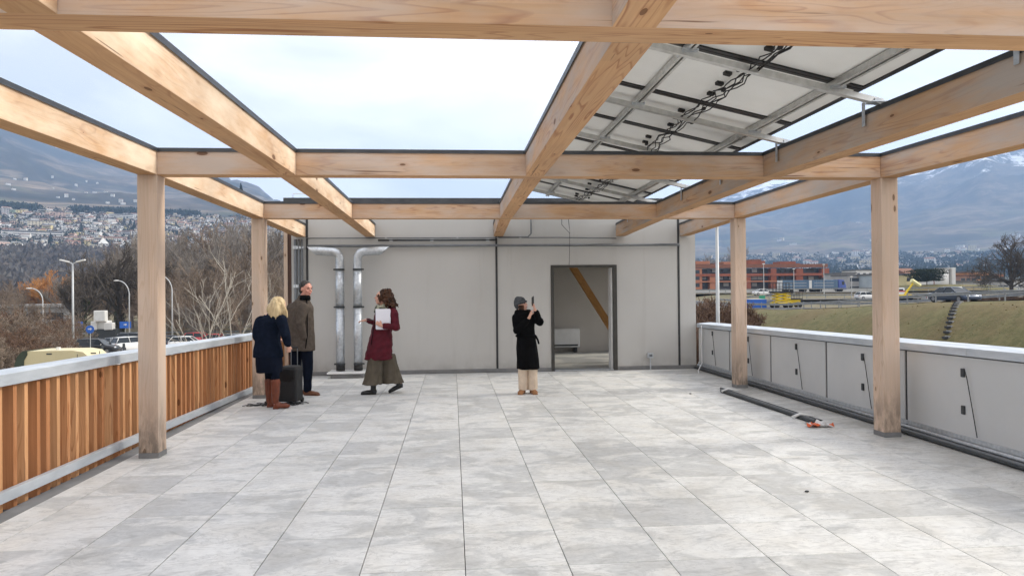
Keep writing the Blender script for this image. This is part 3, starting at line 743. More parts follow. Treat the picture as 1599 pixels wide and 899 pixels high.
for x in range(30, 330, 6): m.box((x, 187.6, .9), (x+5.9, 188.0, 1.9))
tag(m.build('concrete_barrier', plain('pale_barrier', (.55, .54, .5), (.45, .44, .41), .3, .9)), 'long pale concrete barrier behind the blue truck on the raised road', 'barrier')
# drain steps down the slope
t = thing('drain_channel', 'stepped stone drain channel running down the grass embankment', 'drain', (0, 0, 0))
_a, _b = ray(1500, 450), ray(1464, 450); p0, p1 = Vector((43.0, 43.0*_a.y/_a.x, 0)), Vector((34, 34*_b.y/_b.x, 0)); k = 19
sb = MB().box((-.12, -.19, -.12), (.12, .19, .04)).mesh('step', m_conc)
for i in range(k):
    q = p0.lerp(p1, i/(k-1)); z = gz(q.x, q.y)
    o = link('step', sb, t); o.location = (q.x, q.y, z+.03); o.rotation_euler = (0, .12, .3)
    MB().box((q.x-.36, q.y-.22, z-.15), (q.x-.16, q.y+.22, z+.02)).build('channel_gap', m_joint, t)

# ------------------------------------------------------------------ trees
def bark(name, c): return plain(name, c, tuple(k*.7 for k in c), 3, .95)
bk_brown = bark('bark_brown', (.235, .18, .135)); bk_grey = bark('bark_grey', (.26, .228, .198)); bk_dark = bark('bark_dark', (.10, .085, .072))
bk_light = bark('bark_pale', (.46, .42, .36)); bk_orange = bark('twigs_orange', (.50, .235, .075)); bk_red = bark('twigs_red_brown', (.165, .10, .065))
ivy = plain('ivy_leaf', (.045, .06, .025), (.03, .04, .018), 3, .8); needle = plain('needles', (.022, .036, .022), (.014, .022, .014), 2, .9)
def seg3(mb, a, b, ra, rb, m=0):
    d = b-a; 
    if d.length < 1e-6: return
    u = d.cross(Vector((.3, .2, 1)) if abs(d.normalized().z) < .95 else Vector((1, 0, 0))).normalized(); v = d.cross(u).normalized()
    vs = []
    for p, r in ((a, ra), (b, rb)):
        for k in range(3):
            t = k*2.0944; vs.append(p + (u*math.cos(t)+v*math.sin(t))*r)
    mb.add(vs, [(0, 1, 4, 3), (1, 2, 5, 4), (2, 0, 3, 5)], m)
def bare_tree(seed, H, spread=.55, forks=7, lv=4, thick=.02, twig=.012, up=.35, trunk_h=.28, dens=6, vase=False):
    r_ = random.Random(seed); tr = MB(); cr_ = MB()
    th = H*trunk_h; rt = H*thick
    top = Vector((r_.uniform(-.3, .3), r_.uniform(-.3, .3), th))
    tr.tube([(0, 0, -.6), (0, 0, 0), tuple(top*.5), tuple(top)], [rt*1.4, rt*1.1, rt*.95, rt*.85], 9)
    def grow(p, d, ln, rad, l):
        n_ = 3 if l < 3 else 2; pts = [p]
        for i in range(n_):
            d = (d + Vector((r_.gauss(0, .16), r_.gauss(0, .16), r_.gauss(0, .1) + up*.25))).normalized()
            pts.append(pts[-1] + d*ln/n_)
        mb = tr if l == 1 else cr_
        for i in range(n_): 
            ra = rad*(1-.5*i/n_); rb = rad*(1-.5*(i+1)/n_)
            seg3(mb, pts[i], pts[i+1], max(ra, twig), max(rb, twig*.8))
        if l >= lv: return
        k = dens + (1 if l == 1 else 0)
        for j in range(k):
            f = .25 + .75*(j+r_.random()*.6)/k; f = min(f, 1); s = f*n_; i = min(int(s), n_-1); q = pts[i].lerp(pts[i+1], s-i)
            a = r_.uniform(0, 6.28); side = d.cross(Vector((math.cos(a), math.sin(a), .2))).normalized()
            nd = (d*(1-spread*.75) + side*spread + Vector((0, 0, up*.5))).normalized()
            grow(q, nd, ln*r_.uniform(.42, .66)*(1.15-.45*f), rad*.48, l+1)
    for j in range(forks):
        a = 6.28*j/forks + r_.uniform(-.3, .3); e = r_.uniform(.25, 1.25)
        f = r_.uniform(.55, 1.0); d = Vector((math.cos(a)*spread*(1.5-e*.7), math.sin(a)*spread*(1.5-e*.7), e)).normalized()
        grow(top*f, d, H*r_.uniform(.36, .52), rt*.5, 1)
    grow(top, Vector((0, 0, 1)), H*.52, rt*.7, 1)
    return tr, cr_
def tree_proto(seed, H, mt, name='bare_tree', **kw):
    a, b = bare_tree(seed, H, **kw); return (a.mesh('trunk', mt), b.mesh('crown', mt))
def put_tree(pr, loc, label, s=1., rz=None, group=None, name='bare_tree', cat='tree'):
    t = thing(name, label, cat, loc, rnd.uniform(0, 6.28) if rz is None else rz, group); t.scale = (s, s, s)
    link('trunk', pr[0], t); link('crown', pr[1], t); return t
protos = [tree_proto(11, 15, bk_brown, twig=.026, dens=6), tree_proto(12, 17, bk_grey, twig=.026, spread=.5, up=.5, dens=6), tree_proto(13, 14, bk_brown, twig=.024, spread=.7, forks=9, dens=6),
          tree_proto(14, 16, bk_brown, twig=.028, spread=.62, trunk_h=.2, forks=9, dens=6), tree_proto(15, 15, bk_grey, twig=.026, spread=.45, up=.6, dens=6)]
GW = 'bare trees of the wood beyond the car park'
LW = 'bare grey-brown tree in the wood beyond the car park'
# px, depth, top y (photo)
wood_px = [(252, 150, 352), (272, 132, 372), (290, 150, 345), (305, 126, 365), (322, 150, 338), (338, 134, 345), (352, 155, 333), (366, 128, 338), (380, 146, 335), (398, 130, 348), (414, 150, 345), (432, 138, 372), (450, 150, 380),
           (300, 112, 400), (330, 115, 395), (362, 112, 392), (428, 112, 400), (262, 118, 402), (395, 118, 385), (440, 122, 395), (205, 150, 362), (222, 165, 358), (180, 170, 372), (150, 170, 395), (238, 140, 372),
           (345, 170, 340), (310, 175, 350), (275, 175, 355), (375, 175, 336), (410, 180, 345), (20, 190, 432), (48, 200, 428), (78, 190, 432), (8, 160, 440), (35, 150, 450), (130, 150, 415), (100, 175, 425), (160, 135, 425), (228, 118, 420), (245, 125, 430),
           (255, 105, 455), (285, 104, 440), (315, 103, 450), (345, 104, 445), (375, 103, 440), (405, 104, 450), (430, 105, 440), (-30, 150, 420), (-60, 130, 410), (465, 150, 385), (480, 130, 390), (500, 150, 390)]
Hp = [15, 17, 14, 16, 15]
for i, (px, Y, ty) in enumerate(wood_px):
    q = at(px, ty, Y); g = gz(q.x, q.y); k = rnd.randrange(5)
    wh = 'left of the left front post' if px < 212 else 'between the two left posts' if px < 392 else 'between the second left post and the building corner'
    kd = ('tallest, at the back', 'tall, halfway back', 'low, in the front row')[0 if Y >= 150 else 1 if Y > 118 else 2]
    put_tree(protos[k], (q.x, q.y, g-.2), 'bare %s tree of the wood, %s, %s' % (('brown', 'grey')[k in (1, 4)], kd.split(',')[0], wh), (q.z-g)/Hp[k]*1.0, group=GW + ' ' + wh + ', ' + kd.split(',')[0] + (' grey' if k in (1, 4) else ' brown'))
big = tree_proto(31, 14, bk_dark, twig=.026, spread=.62, thick=.032, forks=9, dens=6)
q = at(187, 368, 118); put_tree(big, (q.x, q.y, gz(q.x, q.y)), 'large dark bare tree with thick limbs right of the white boxes', (q.z-gz(q.x, q.y))/14, rz=1.2)
q = at(125, 425, 112); big2 = tree_proto(32, 11, bk_dark, twig=.026, spread=.6, thick=.04, forks=8)
tt = put_tree(big2, (q.x, q.y, gz(q.x, q.y)), 'ivy-clad bare tree directly behind the double-headed street lamp', (q.z-gz(q.x, q.y))/11, rz=.4)
def leafball(mb, c, r, n_, s, rg_):
    for i in range(n_):
        while True:
            p = Vector((rg_.uniform(-1, 1), rg_.uniform(-1, 1), rg_.uniform(-1, 1)))
            if p.length < 1: break
        p = Vector((p.x*r[0], p.y*r[1], p.z*r[2])) + Vector(c)
        a = Vector((rg_.gauss(0, 1), rg_.gauss(0, 1), rg_.gauss(0, 1))).normalized(); b = a.cross(Vector((rg_.gauss(0, 1), 1, rg_.gauss(0, 1)))).normalized()
        mb.add([p-a*s, p+a*s, p+b*s*1.3], [(0, 1, 2)])
rg = random.Random(9)
for tr_, h_ in ((tt, 6.0),):
    m = MB(); leafball(m, (0, 0, 3.2), (.9, .9, 3.2), 1500, .13, rg); leafball(m, (.3, 0, 5.5), (1.3, 1.2, 1.5), 700, .13, rg); m.build('ivy', ivy, tr_)
m = MB(); leafball(m, (0, 0, 2.8), (.9, .9, 2.8), 1200, .12, rg)
q = at(187, 368, 118); tag(m.build('ivy', ivy), 'dark ivy wrapped round the trunk of the large tree', 'ivy').location = (q.x, q.y, gz(q.x, q.y))
# pale young trees close by
pale = [tree_proto(41, 8.4, bk_light, twig=.009, spread=.55, up=.42, forks=4, lv=3, thick=.0065, dens=3, trunk_h=.42), tree_proto(42, 8.6, bk_light, twig=.009, spread=.5, up=.5, forks=4, lv=3, thick=.0065, dens=3, trunk_h=.45)]
for (px, ty, Y, k, s_) in ((322, 408, 36, 0, 'left one of the two pale young trees'), (352, 398, 38, 1, 'right one of the two pale young trees')):
    q = at(px, ty, Y); put_tree(pale[k], (q.x, q.y, -5), s_ + ' just beyond the slatted fence', (q.z+5)/(8.4 if k == 0 else 8.6)*1.0, rz=.5+k, group='pale young trees beyond the fence')
# red-brown scrub on the left
scr = [tree_proto(51+i, 5.5, (bk_red, bk_brown)[i % 2], twig=.016, spread=.75, forks=11, trunk_h=.08, thick=.012, dens=6, up=.3) for i in range(2)]
for i, (px, Y, ty) in enumerate(((-20, 62, 462), (5, 66, 455), (28, 60, 470), (50, 66, 466), (70, 72, 472), (88, 78, 480), (15, 74, 448), (40, 80, 450), (62, 84, 455), (0, 56, 490), (35, 58, 495), (60, 62, 498), (80, 66, 500), (-10, 80, 440), (100, 92, 478), (110, 98, 470))):
    q = at(px, ty, Y); put_tree(scr[i % 2], (q.x, q.y, -5.1), 'red-brown leafless shrub in the thicket at the left edge behind the caravan', (q.z+5)/5.5, group='leafless shrubs in the left thicket', name='bare_shrub', cat='shrub')
wil = tree_proto(61, 10, bk_orange, twig=.03, spread=.6, forks=12, trunk_h=.12, thick=.02, dens=6, up=.45)
for px, ty, Y, s_ in ((84, 400, 190, 'taller orange-twigged willow glowing left of the double-headed lamp'), (68, 412, 196, 'smaller orange-twigged willow at the left of the taller one')):
    q = at(px, ty, Y); put_tree(wil, (q.x, q.y, gz(q.x, q.y)-.2), s_, (q.z-gz(q.x, q.y))/10, name='willow_tree')
# right-hand trees
rt_ = tree_proto(71, 12, bk_dark, twig=.022, spread=.85, forks=9, thick=.026, dens=6, up=.25)
for (px, ty, Y, s_) in ((1578, 352, 130, 'large spreading bare tree at the right edge above the road'), (1632, 380, 125, 'bare tree at the far right edge next to the large spreading one')):
    q = at(px, ty, Y); g = gz(q.x, q.y); put_tree(rt_, (q.x, q.y, g-.2), s_, (q.z-g)/12)
hz_ = tree_proto(72, 4.5, bk_red, twig=.016, spread=.7, forks=12, trunk_h=.08, thick=.010, dens=6, up=.5)
for i, (px, ty, Y) in enumerate(((1092, 428, 62), (1108, 440, 60), (1124, 436, 66), (1138, 446, 58), (1150, 440, 64), (1098, 470, 50), (1115, 474, 52), (1132, 470, 50), (1150, 476, 54), (1082, 446, 56), (1165, 468, 62), (1160, 490, 55))):
    q = at(px, ty, Y); put_tree(hz_, (q.x, q.y, gz(q.x, q.y)-.1), 'leafless brown shrub in the hedge by the thick white lamp pole', (q.z-gz(q.x, q.y))/4.5, group='leafless hedge shrubs', name='bare_shrub', cat='shrub')
for i in range(16):
    px = 1480 + i*11; q = at(px, 456+rnd.uniform(-4, 2), 108+rnd.uniform(-4, 4)); g = gz(q.x, q.y)
    put_tree(hz_, (q.x, q.y, g-.1), 'low dark bush in the hedge line behind the sloping road', max(.3, (q.z-g)/4.5), group='bushes behind the sloping road', name='bare_shrub', cat='shrub')
for (px, ty, Y) in ((1092, 398, 520), (1112, 392, 540), (1135, 378, 560), (1148, 382, 560), (1100, 402, 500)):
    q = at(px, ty, Y); z0 = hz(math.degrees(math.atan2(q.x, q.y)), math.hypot(q.x, q.y))[0]; put_tree(protos[1], (q.x, q.y, z0-1), 'tall hazy bare tree behind the brick-red apartment block', (q.z-z0)/17, group='hazy trees behind the red block')
# cedar
def conifer(name, H, r, n_, label, loc, flat=False, cat='tree', group=None):
    t = thing(name, label, cat, loc, 0, group); MB().tube([(0, 0, -.5), (0, 0, H*.9)], [H*.03, H*.008], 6).build('trunk', bk_dark, t)
    m = MB(); rg_ = random.Random(int(H*100))
    for k in range(9):
        f = k/8; 
        if flat:
            for a in range(4):
                an = a*1.57+k; rad = r*(.55 if f < .35 else .75)*rg_.uniform(.4, 1); leafball(m, (math.cos(an)*rad, math.sin(an)*rad, H*(.35+.6*f)), (r*.5, r*.5, H*.06), n_//30, H*.035, rg_)
        else: leafball(m, (0, 0, H*(.15+.8*f)), (r*(1.05-f), r*(1.05-f), H*.09), n_//9, H*.03, rg_)
    m.build('crown', needle, t); return t
q = at(1447, 420, 190); conifer('cedar_tree', q.z-2.2, 5.6, 5000, 'dark flat-topped cedar beside the white tower and the yellow boom', (q.x, q.y, 2.2), True)
gx_ = [(q.x+dx, q.y, 0) for dx in (-14, 16)]
m = MB(); rings = []
for k in range(6):
    f = k/5; rings.append([(q.x + 4 + math.cos(a*.3927)*24*(1-f*f*.9), q.y + math.sin(a*.3927)*9*(1-f*.8), .3+2.4*math.sin(f*1.57)) for a in range(16)])
m.loft(rings); tag(m.build('grass_mound', m_grass, None, True), kind='structure')

# ------------------------------------------------------------------ houses
cols_w = {'white': (.70, .69, .66), 'cream': (.62, .55, .42), 'pink': (.58, .42, .35), 'grey': (.42, .41, .40), 'yellow': (.66, .56, .30), 'green': (.42, .52, .38)}
mw = {k: plain('render_'+k, v, tuple(q*.85 for q in v), .3, .9) for k, v in cols_w.items()}
m_roofs = [plain('roof_brown', (.13, .085, .065), (.09, .06, .05), 1, .9), plain('roof_terracotta', (.22, .11, .075), (.16, .08, .055), 1, .9), plain('roof_grey', (.16, .155, .15), (.12, .12, .12), 1, .9)]
m_win = plain('dark_window', (.045, .05, .06), (.03, .035, .04), 1, .3)
def house_mesh(wd, dp, fl, wall, roof, gable=True):
    m = MB(); H = fl*3.0
    m.box((-wd/2, -dp/2, -6), (wd/2, dp/2, H), 0)
    o = .5; hw, hd = wd/2+o, dp/2+o
    if gable:
        rh = dp*.22; z = H+.01
        m.add([(-hw,-hd,z),(hw,-hd,z),(hw,hd,z),(-hw,hd,z),(-hw,0,z+rh),(hw,0,z+rh)], [(0,1,5,4),(2,3,4,5),(1,2,5),(3,0,4),(0,3,2,1)], 1)
    else: m.box((-hw+.3, -hd+.3, H+.01), (hw-.3, hd-.3, H+.5), 1)
    nwin = max(2, int(wd/3.4))
    for f in range(fl):
        for i in range(nwin):
            x = -wd/2 + wd*(i+.5)/nwin; m.box((x-.65, -dp/2-.04, f*3+.8), (x+.65, -dp/2+.01, f*3+2.3), 2)
            if i % 2 == 0 and f: m.box((x-1.4, -dp/2-1.0, f*3-.1), (x+1.4, -dp/2-.01, f*3+.75), 0)
    return m.mesh('house', [wall, roof, m_win])
H_ = []
for i in range(14):
    wk = ('white', 'white', 'cream', 'white', 'pink', 'white', 'grey', 'cream', 'white', 'yellow', 'white', 'pink', 'white', 'cream')[i]
    H_.append((wk, house_mesh(rnd.choice((11, 13, 16, 20)), rnd.choice((9, 11)), rnd.choice((2, 3, 3, 4)), mw[wk], m_roofs[i % 3], i % 4 != 3)))
H_.append(('green', house_mesh(16, 10, 3, mw['green'], m_roofs[0])))
used = []
def place_house(px, r, k, label, group, s=1.):
    p = fz_(px, r); 
    o = link('house', H_[k][1]); o.location = p; o.rotation_euler.z = -math.atan2(p.x, p.y) + rnd.uniform(-.5, .5); o.scale = (s, s, s)
    tag(o, label, 'house', group); return o
GT = 'houses of the hillside town on the left'
cnt = 0; tries = 0
while cnt < 290 and tries < 9000:
    tries += 1
    px = rnd.uniform(-10, 470); r = rnd.uniform(1080, 1720)
    if px > 215 and r < 1250 and px < 400: r += 120
    p = fz_(px, r)
    if any((p-q).length < 12 for q in used): continue
    edge = sst(1080, 1200, r); 
    if rnd.random() > .35+.65*edge: continue
    used.append(p); k = rnd.randrange(14); cnt += 1
    row = 'top' if r > 1540 else 'middle' if r > 1300 else 'bottom'; sd2 = 'left of the front post' if px < 215 else 'right of the front post'
    place_house(px, r, k, 'small %s house in the %s rows of the hillside town, %s' % (H_[k][0], row, sd2), '%s houses in the %s rows of the hillside town %s' % (H_[k][0], row, sd2), rnd.uniform(.5, .9))
sm = MB(); rs = random.Random(12)
def bit(px, r, w_, d_, h_, mi, ri):
    p = fz_(px, r); a = -math.atan2(p.x, p.y) + rs.uniform(-.6, .6); M = Matrix.Rotation(a, 3, 'Z')
    v = [p + M @ Vector(q) for q in ((-w_/2,-d_/2,-4),(w_/2,-d_/2,-4),(w_/2,d_/2,-4),(-w_/2,d_/2,-4),(-w_/2,-d_/2,h_),(w_/2,-d_/2,h_),(w_/2,d_/2,h_),(-w_/2,d_/2,h_),(-w_/2,0,h_+d_*.22),(w_/2,0,h_+d_*.22))]
    sm.add(v, [(0,1,5,4),(1,2,6,9,5),(2,3,7,6),(3,0,4,8,7)], mi); sm.add(v, [(4,5,9,8),(6,7,8,9)], ri)
    n1 = int(h_/3)
    for f in range(n1):
        q = [p + M @ Vector(k_) for k_ in ((-w_*.38,-d_/2-.1,f*3+.9),(w_*.38,-d_/2-.1,f*3+.9),(w_*.38,-d_/2-.1,f*3+2.2),(-w_*.38,-d_/2-.1,f*3+2.2))]
        if rs.random() < .6: sm.add(q, [(0, 1, 2, 3)], 8)
for i in range(520):
    px = rs.uniform(-15, 480); r = 1060 + 690*rs.random()**.9
    bit(px, r, rs.uniform(7, 17), rs.uniform(6, 9), rs.choice((4, 6, 6, 9)), rs.choice((0, 0, 0, 0, 1, 2, 3, 4)), rs.choice((5, 6, 7, 7)))
for i in range(260):
    px = rs.uniform(1086, 1640); r = rs.uniform(1900, 3200); bit(px, r, rs.uniform(9, 20), 9, rs.choice((5, 7, 9)), rs.choice((0, 0, 0, 1, 3)), rs.choice((5, 6, 7)))
tag(sm.build('town_houses', [mw['white'], mw['cream'], mw['pink'], mw['grey'], mw['yellow'], m_roofs[0], m_roofs[1], m_roofs[2], m_win]), 'countless further small houses filling in the towns below the mountains', 'houses', kind='stuff')
wm = MB()
def clump(px, r, h_, mi, n2=16):
    p = fz_(px, r)
    for k in range(n2):
        a = rs.uniform(0, 6.28); q = p + Vector((rs.gauss(0, h_*.35), rs.gauss(0, h_*.35), rs.uniform(0, h_*.8))); w_ = rs.uniform(.12, .3)*h_
        wm.add([q + Vector((math.cos(a)*w_, math.sin(a)*w_, 0)), q - Vector((math.cos(a)*w_, math.sin(a)*w_, rs.uniform(-.1, .1)*h_)), q + Vector((rs.uniform(-.1, .1)*h_, rs.uniform(-.1, .1)*h_, rs.uniform(.15, .4)*h_))], [(0, 1, 2)], mi)
for i in range(2600):       # wooded foot of the town hill
    px = rs.uniform(-20, 500); r = rs.uniform(560, 1110); clump(px, r, rs.uniform(9, 15), rs.choice((0, 0, 1)))
for i in range(1700): clump(rs.uniform(-20, 480), rs.uniform(1080, 1800), rs.uniform(7, 12), rs.choice((2, 2, 0, 1)), 10)
for i in range(500): clump(rs.choice((rs.uniform(115, 215), rs.uniform(245, 310), rs.uniform(0, 60))), rs.uniform(1740, 1830), rs.uniform(12, 18), 2, 12)
for i in range(1100): clump(rs.uniform(-20, 260), rs.uniform(300, 560), rs.uniform(5, 9), rs.choice((0, 3, 1)))
for i in range(1500): clump(rs.uniform(1086, 1640), rs.choice((rs.uniform(1300, 1700), rs.uniform(2400, 2900), rs.uniform(1900, 2500))), rs.uniform(12, 20), 2, 12)
tag(wm.build('far_wood', [plain('far_twigs', (.115, .095, .08), (.08, .066, .056), .1, .95), plain('far_twigs_grey', (.15, .135, .12), (.11, .10, .09), .1, .95), needle, bk_red]), 'far-off woods between the towns that read as one mass', 'wood', kind='stuff')
def block(px, r, wd, dp, H, nf, wall, label, z=None, at_=None, rz=None, nb=None, roof=None, winh=1.4, cat='building', name='apartment_block', band=False):
    p = fz_(px, r) if at_ is None else Vector(at_)
    t = thing(name, label, cat, p, -math.atan2(p.x, p.y) if rz is None else rz)
    MB().box((-wd/2, -dp/2, -5), (wd/2, dp/2, H)).build('wall', wall, t)
    MB().box((-wd/2-.4, -dp/2-.4, H+.01), (wd/2+.4, dp/2+.4, H+.6)).build('roof', roof or m_roofs[2], t)
    nb = nb or max(3, int(wd/5))
    fh = H/nf
    if band:
        me = MB().box((-wd/2+1, -.06, 0), (wd/2-1, .02, winh)).mesh('window', m_win)
        for f in range(nf): o = link('window', me, t); o.location = (0, -dp/2, fh*f+fh*.35)
    else:
        me = MB().box((-.8, -.06, 0), (.8, .02, winh)).mesh('window', m_win)
        for f in range(nf):
            for i in range(nb): o = link('window', me, t); o.location = (-wd/2+wd*(i+.5)/nb, -dp/2, fh*f+fh*.3)
    return t
block(52, 1300, 78, 14, 13, 4, mw['white'], 'long white four-storey building in the middle of the hillside town', band=True)
block(190, 1640, 44, 14, 13, 4, mw['white'], 'white flat block at the upper edge of the hillside town below dark firs', band=True)
block(65, 1480, 40, 12, 12, 4, mw['cream'], 'long cream block above the long white building in the hillside town')
block(133, 1480, 30, 12, 9, 3, mw['white'], 'wide white house in the upper middle of the hillside town')
block(18, 1650, 14, 12, 12, 4, mw['green'], 'pale green house at the upper left of the hillside town')
block(30, 1660, 20, 12, 12, 4, mw['yellow'], 'orange-yellow block next to the pale green house at upper left')
block(8, 1640, 14, 12, 15, 4, mw['grey'], 'grey block left of the pale green house at the upper left of the town')
block(95, 1640, 17, 12, 12, 4, mw['pink'], 'tall pink house at the upper middle of the hillside town')
block(100, 1440, 26, 12, 10, 3, mw['white'], 'white house standing right of the cream block in the hillside town')
t = block(162, 1170, 13, 12, 9, 3, mw['white'], 'white villa with a steep pointed roof at the lower edge of the town', name='villa')
MB().loft([[(-7,-6,9.7),(7,-6,9.7),(7,6,9.7),(-7,6,9.7)],[(-.3,-.3,18),(.3,-.3,18),(.3,.3,18),(-.3,.3,18)]]).build('spire', mw['white'], t)
for i in range(60):          # dark firs between the houses and above the town
    px = rnd.uniform(115, 212) if i < 26 else (rnd.uniform(250, 300) if i < 36 else rnd.uniform(0, 400)); r = rnd.uniform(1745, 1800) if i < 36 else rnd.uniform(1150, 1760)
    if i == 0:
        fp = conifer('fir_tree', 16, 4.5, 1100, 'dark fir among the houses of the hillside town', fz_(px, r), group='dark firs of the hillside town')
    else: copytree(fp, None, fz_(px, r), 0, rnd.uniform(.7, 1.2))
copytree(fp, None, at(376, 294, 900) + Vector((0, 0, -15)), 0, 1.3, 'single dark fir on the ridge seen over the left edge beam')
# far villages on the right
for i in range(75):
    px = rnd.choice((rnd.uniform(1085, 1290), rnd.uniform(1325, 1370), rnd.uniform(1395, 1599), rnd.uniform(1190, 1400))); r = rnd.uniform(2000, 2900) if i < 62 else rnd.uniform(3000, 4600)
    k = rnd.choice((0, 1, 3, 5, 8, 2)); place_house(px, r, k, 'tiny pale house of the far villages, ' + ('left of' if px < 1365 else 'right of') + ' the right front post', 'far village houses ' + ('left of' if px < 1365 else 'right of') + ' the right front post', rnd.uniform(.9, 1.7))
for i in range(22):
    px = rnd.uniform(0, 215); r = rnd.uniform(2200, 3600)
    place_house(px, r, rnd.choice((0, 1, 3)), 'tiny pale house scattered on the mountainside above the town', 'houses scattered above the town', rnd.uniform(.45, .8))
# dark copse bands on the right plain
cf = 0
for i in range(70):
    px = rnd.choice((rnd.uniform(1195, 1330), rnd.uniform(1410, 1520), rnd.uniform(1085, 1300))); r = rnd.uniform(1300, 2600)
    copytree(fp, None, fz_(px, r), 0, rnd.uniform(.8, 1.7), 'dark hazy tree in the bands of trees below the right-hand mountain')['group'] = 'hazy trees below the right mountain'

# brick-red apartment complex
m_red = plain('brick_red_render', (.32, .098, .052), (.26, .08, .042), .4, .9); m_or = plain('orange_render', (.46, .19, .10), (.40, .165, .09), .4, .9); m_brn = plain('rust_parapet', (.24, .10, .06), (.2, .085, .05), .4, .9)
m_rec = plain('deep_loggia', (.06, .05, .048), (.09, .075, .07), .3, .8)
rc_ = thing('red_apartment_complex', 'brick-red and orange terraced apartment complex with dark loggias behind the truck', 'building', (0, 330, 0))
PXM = 330/FOC
def rb(name, px0, px1, y0, y1, d0, d1, mt):           # picture columns and rows at 330 m
    a = at(px0, y1, 330); b = at(px1, y0, 330); zc = at((px0+px1)/2, 450, 330).z
    return MB().box((a.x, d0, a.z), (b.x, d1, b.z)).build(name, mt, rc_)
rb('core', 1060, 1298, 418, 486, 6, 26, m_rec)
for (x0, x1, y0, y1, m_) in ((1060, 1296, 411.5, 418.5, m_brn), (1066, 1292, 426, 431.5, m_red), (1066, 1250, 437.5, 441, m_or)):
    rb('balcony', x0, x1, y0, y1, 2, 5.9, m_)
for (x0, x1, y0, y1, m_) in ((1060, 1099, 419, 452, m_or), (1112, 1120, 431.6, 470, m_or), (1208, 1216, 418.6, 470, m_red), (1248, 1258, 418.6, 470, m_red), (1288, 1299, 418.6, 433, m_red), (1168, 1176, 431.6, 470, m_red)):
    rb('wall', x0, x1, y0, y1, 2.5, 5.8, m_)
for (x0, x1, y0, y1, m_) in ((1096, 1118, 406.5, 411.4, m_or), (1140, 1152, 407.5, 411.4, m_or), (1178, 1206, 406, 411.4, m_red), (1230, 1255, 407, 416, m_red), (1255, 1262, 410, 416, m_red), (1185, 1200, 403.5, 405.9, m_brn), (1128, 1140, 409, 411.4, m_brn)):
    rb('penthouse', x0, x1, y0, y1, 8, 16, m_)
wme = MB().box((0, 5.7, 0), (2.0, 5.98, 1.8)).mesh('window', m_win); wme2 = MB().box((0, 5.7, 0), (2.6, 5.95, 1.6)).mesh('window', mw['grey'])
for row in (424.5, 436, 446.5, 457):
    for i in range(22):
        px = 1101+i*9; 
        if rnd.random() < .25: continue
        o = link('window', rnd.choice((wme, wme, wme2)), rc_); p = at(px, row, 330); o.location = (p.x, 0, p.z)
for px in (1070, 1076, 1083, 1089):
    for row in (427, 437, 448):
        o = link('window', wme, rc_); p = at(px, row, 330); o.location = (p.x, -3.3, p.z)
# other buildings on the right
def blk(px0, px1, ytop, Y, dp, nf, wall, label, roof=None, nb=None, band=False, name='building', gable=False, zb=None):
    a, b = at(px0, ytop, Y), at(px1, ytop, Y); zb = 0.0 if zb is None else zb
    t = block(0, 0, b.x-a.x, dp, max(1.5, (a.z+b.z)/2-zb), nf, wall, label, at_=((a.x+b.x)/2, Y, zb), rz=0, nb=nb, roof=roof, band=band, name=name)
    if gable:
        wd, H = b.x-a.x, (a.z+b.z)/2-zb
        MB().add([(-wd/2-.5,-dp/2-.5,H+.62),(wd/2+.5,-dp/2-.5,H+.62),(wd/2+.5,dp/2,H+.62),(-wd/2-.5,dp/2,H+.62),(-wd/2-.5,0,H+2.8),(wd/2+.5,0,H+2.8)], [(0,1,5,4),(2,3,4,5),(1,2,5),(3,0,4),(0,3,2,1)]).build('gable_roof', roof or m_roofs[1], t)
    return t
blk(1300, 1322, 428, 300, 14, 2, mw['grey'], 'low grey building touching the right end of the red complex')
blk(1325, 1352, 423, 380, 14, 3, mw['white'], 'white block with roof terrace left of the right front post')
blk(1311, 1345, 431, 280, 12, 2, mw['grey'], 'grey industrial shed left of the right front post', band=True)
blk(1350, 1364, 430, 270, 12, 2, plain('pale_blue_clad', (.42, .46, .48), (.36, .4, .42), .3, .7), 'pale blue-grey clad building hard by the right front post')
blk(1400, 1420, 430, 260, 12, 2, mw['yellow'], 'yellow house with overhanging roof right of the right front post', gable=True)
blk(1418, 1433, 432, 280, 12, 2, mw['white'], 'white house between the yellow house and the cedar', nb=3)
blk(1452, 1466, 428, 300, 12, 2, mw['white'], 'white building partly hidden by the cedar', nb=3)
blk(1478, 1502, 432, 240, 14, 2, plain('rose_wall', (.40, .25, .2), (.34, .21, .17), .3, .9), 'long low building with terracotta roof right of the white tower', roof=m_roofs[1])
blk(1501, 1525, 426, 245, 14, 2, plain('orange_wall', (.60, .30, .15), (.52, .26, .13), .3, .9), 'orange two-storey building with two square windows', nb=3)
blk(1525, 1545, 429, 250, 14, 2, plain('rust_wall', (.34, .16, .10), (.3, .14, .09), .3, .9), 'rust-red building right of the orange one behind the bare tree', nb=3)
blk(1483, 1560, 441, 210, 12, 1, mw['grey'], 'row of low pale sheds in front of the terracotta-roofed building', nb=9)
blk(1556, 1640, 438, 230, 12, 1, mw['white'], 'long white shed behind the large bare tree at right', nb=8)
tw = thing('white_tower', 'pale grey cylindrical tower between the cedar and the terracotta-roofed building', 'tower', (at(1471, 450, 205).x, 205, .5))
hh = at(1471, 421, 205).z-.5
MB().tube([(0, 0, 0), (0, 0, hh)], 1.9, 14).build('shaft', mw['white'], tw, True); MB().tube([(0, 0, hh+.01), (0, 0, hh+.5)], 2.1, 14).build('cap', mw['grey'], tw)
MB().box((2.0, -1.9, 0), (3.1, 1.9, hh+.6)).build('wing_wall', mw['white'], tw)

blk_ = lambda *a, **k: block(0, 0, *a, **k)
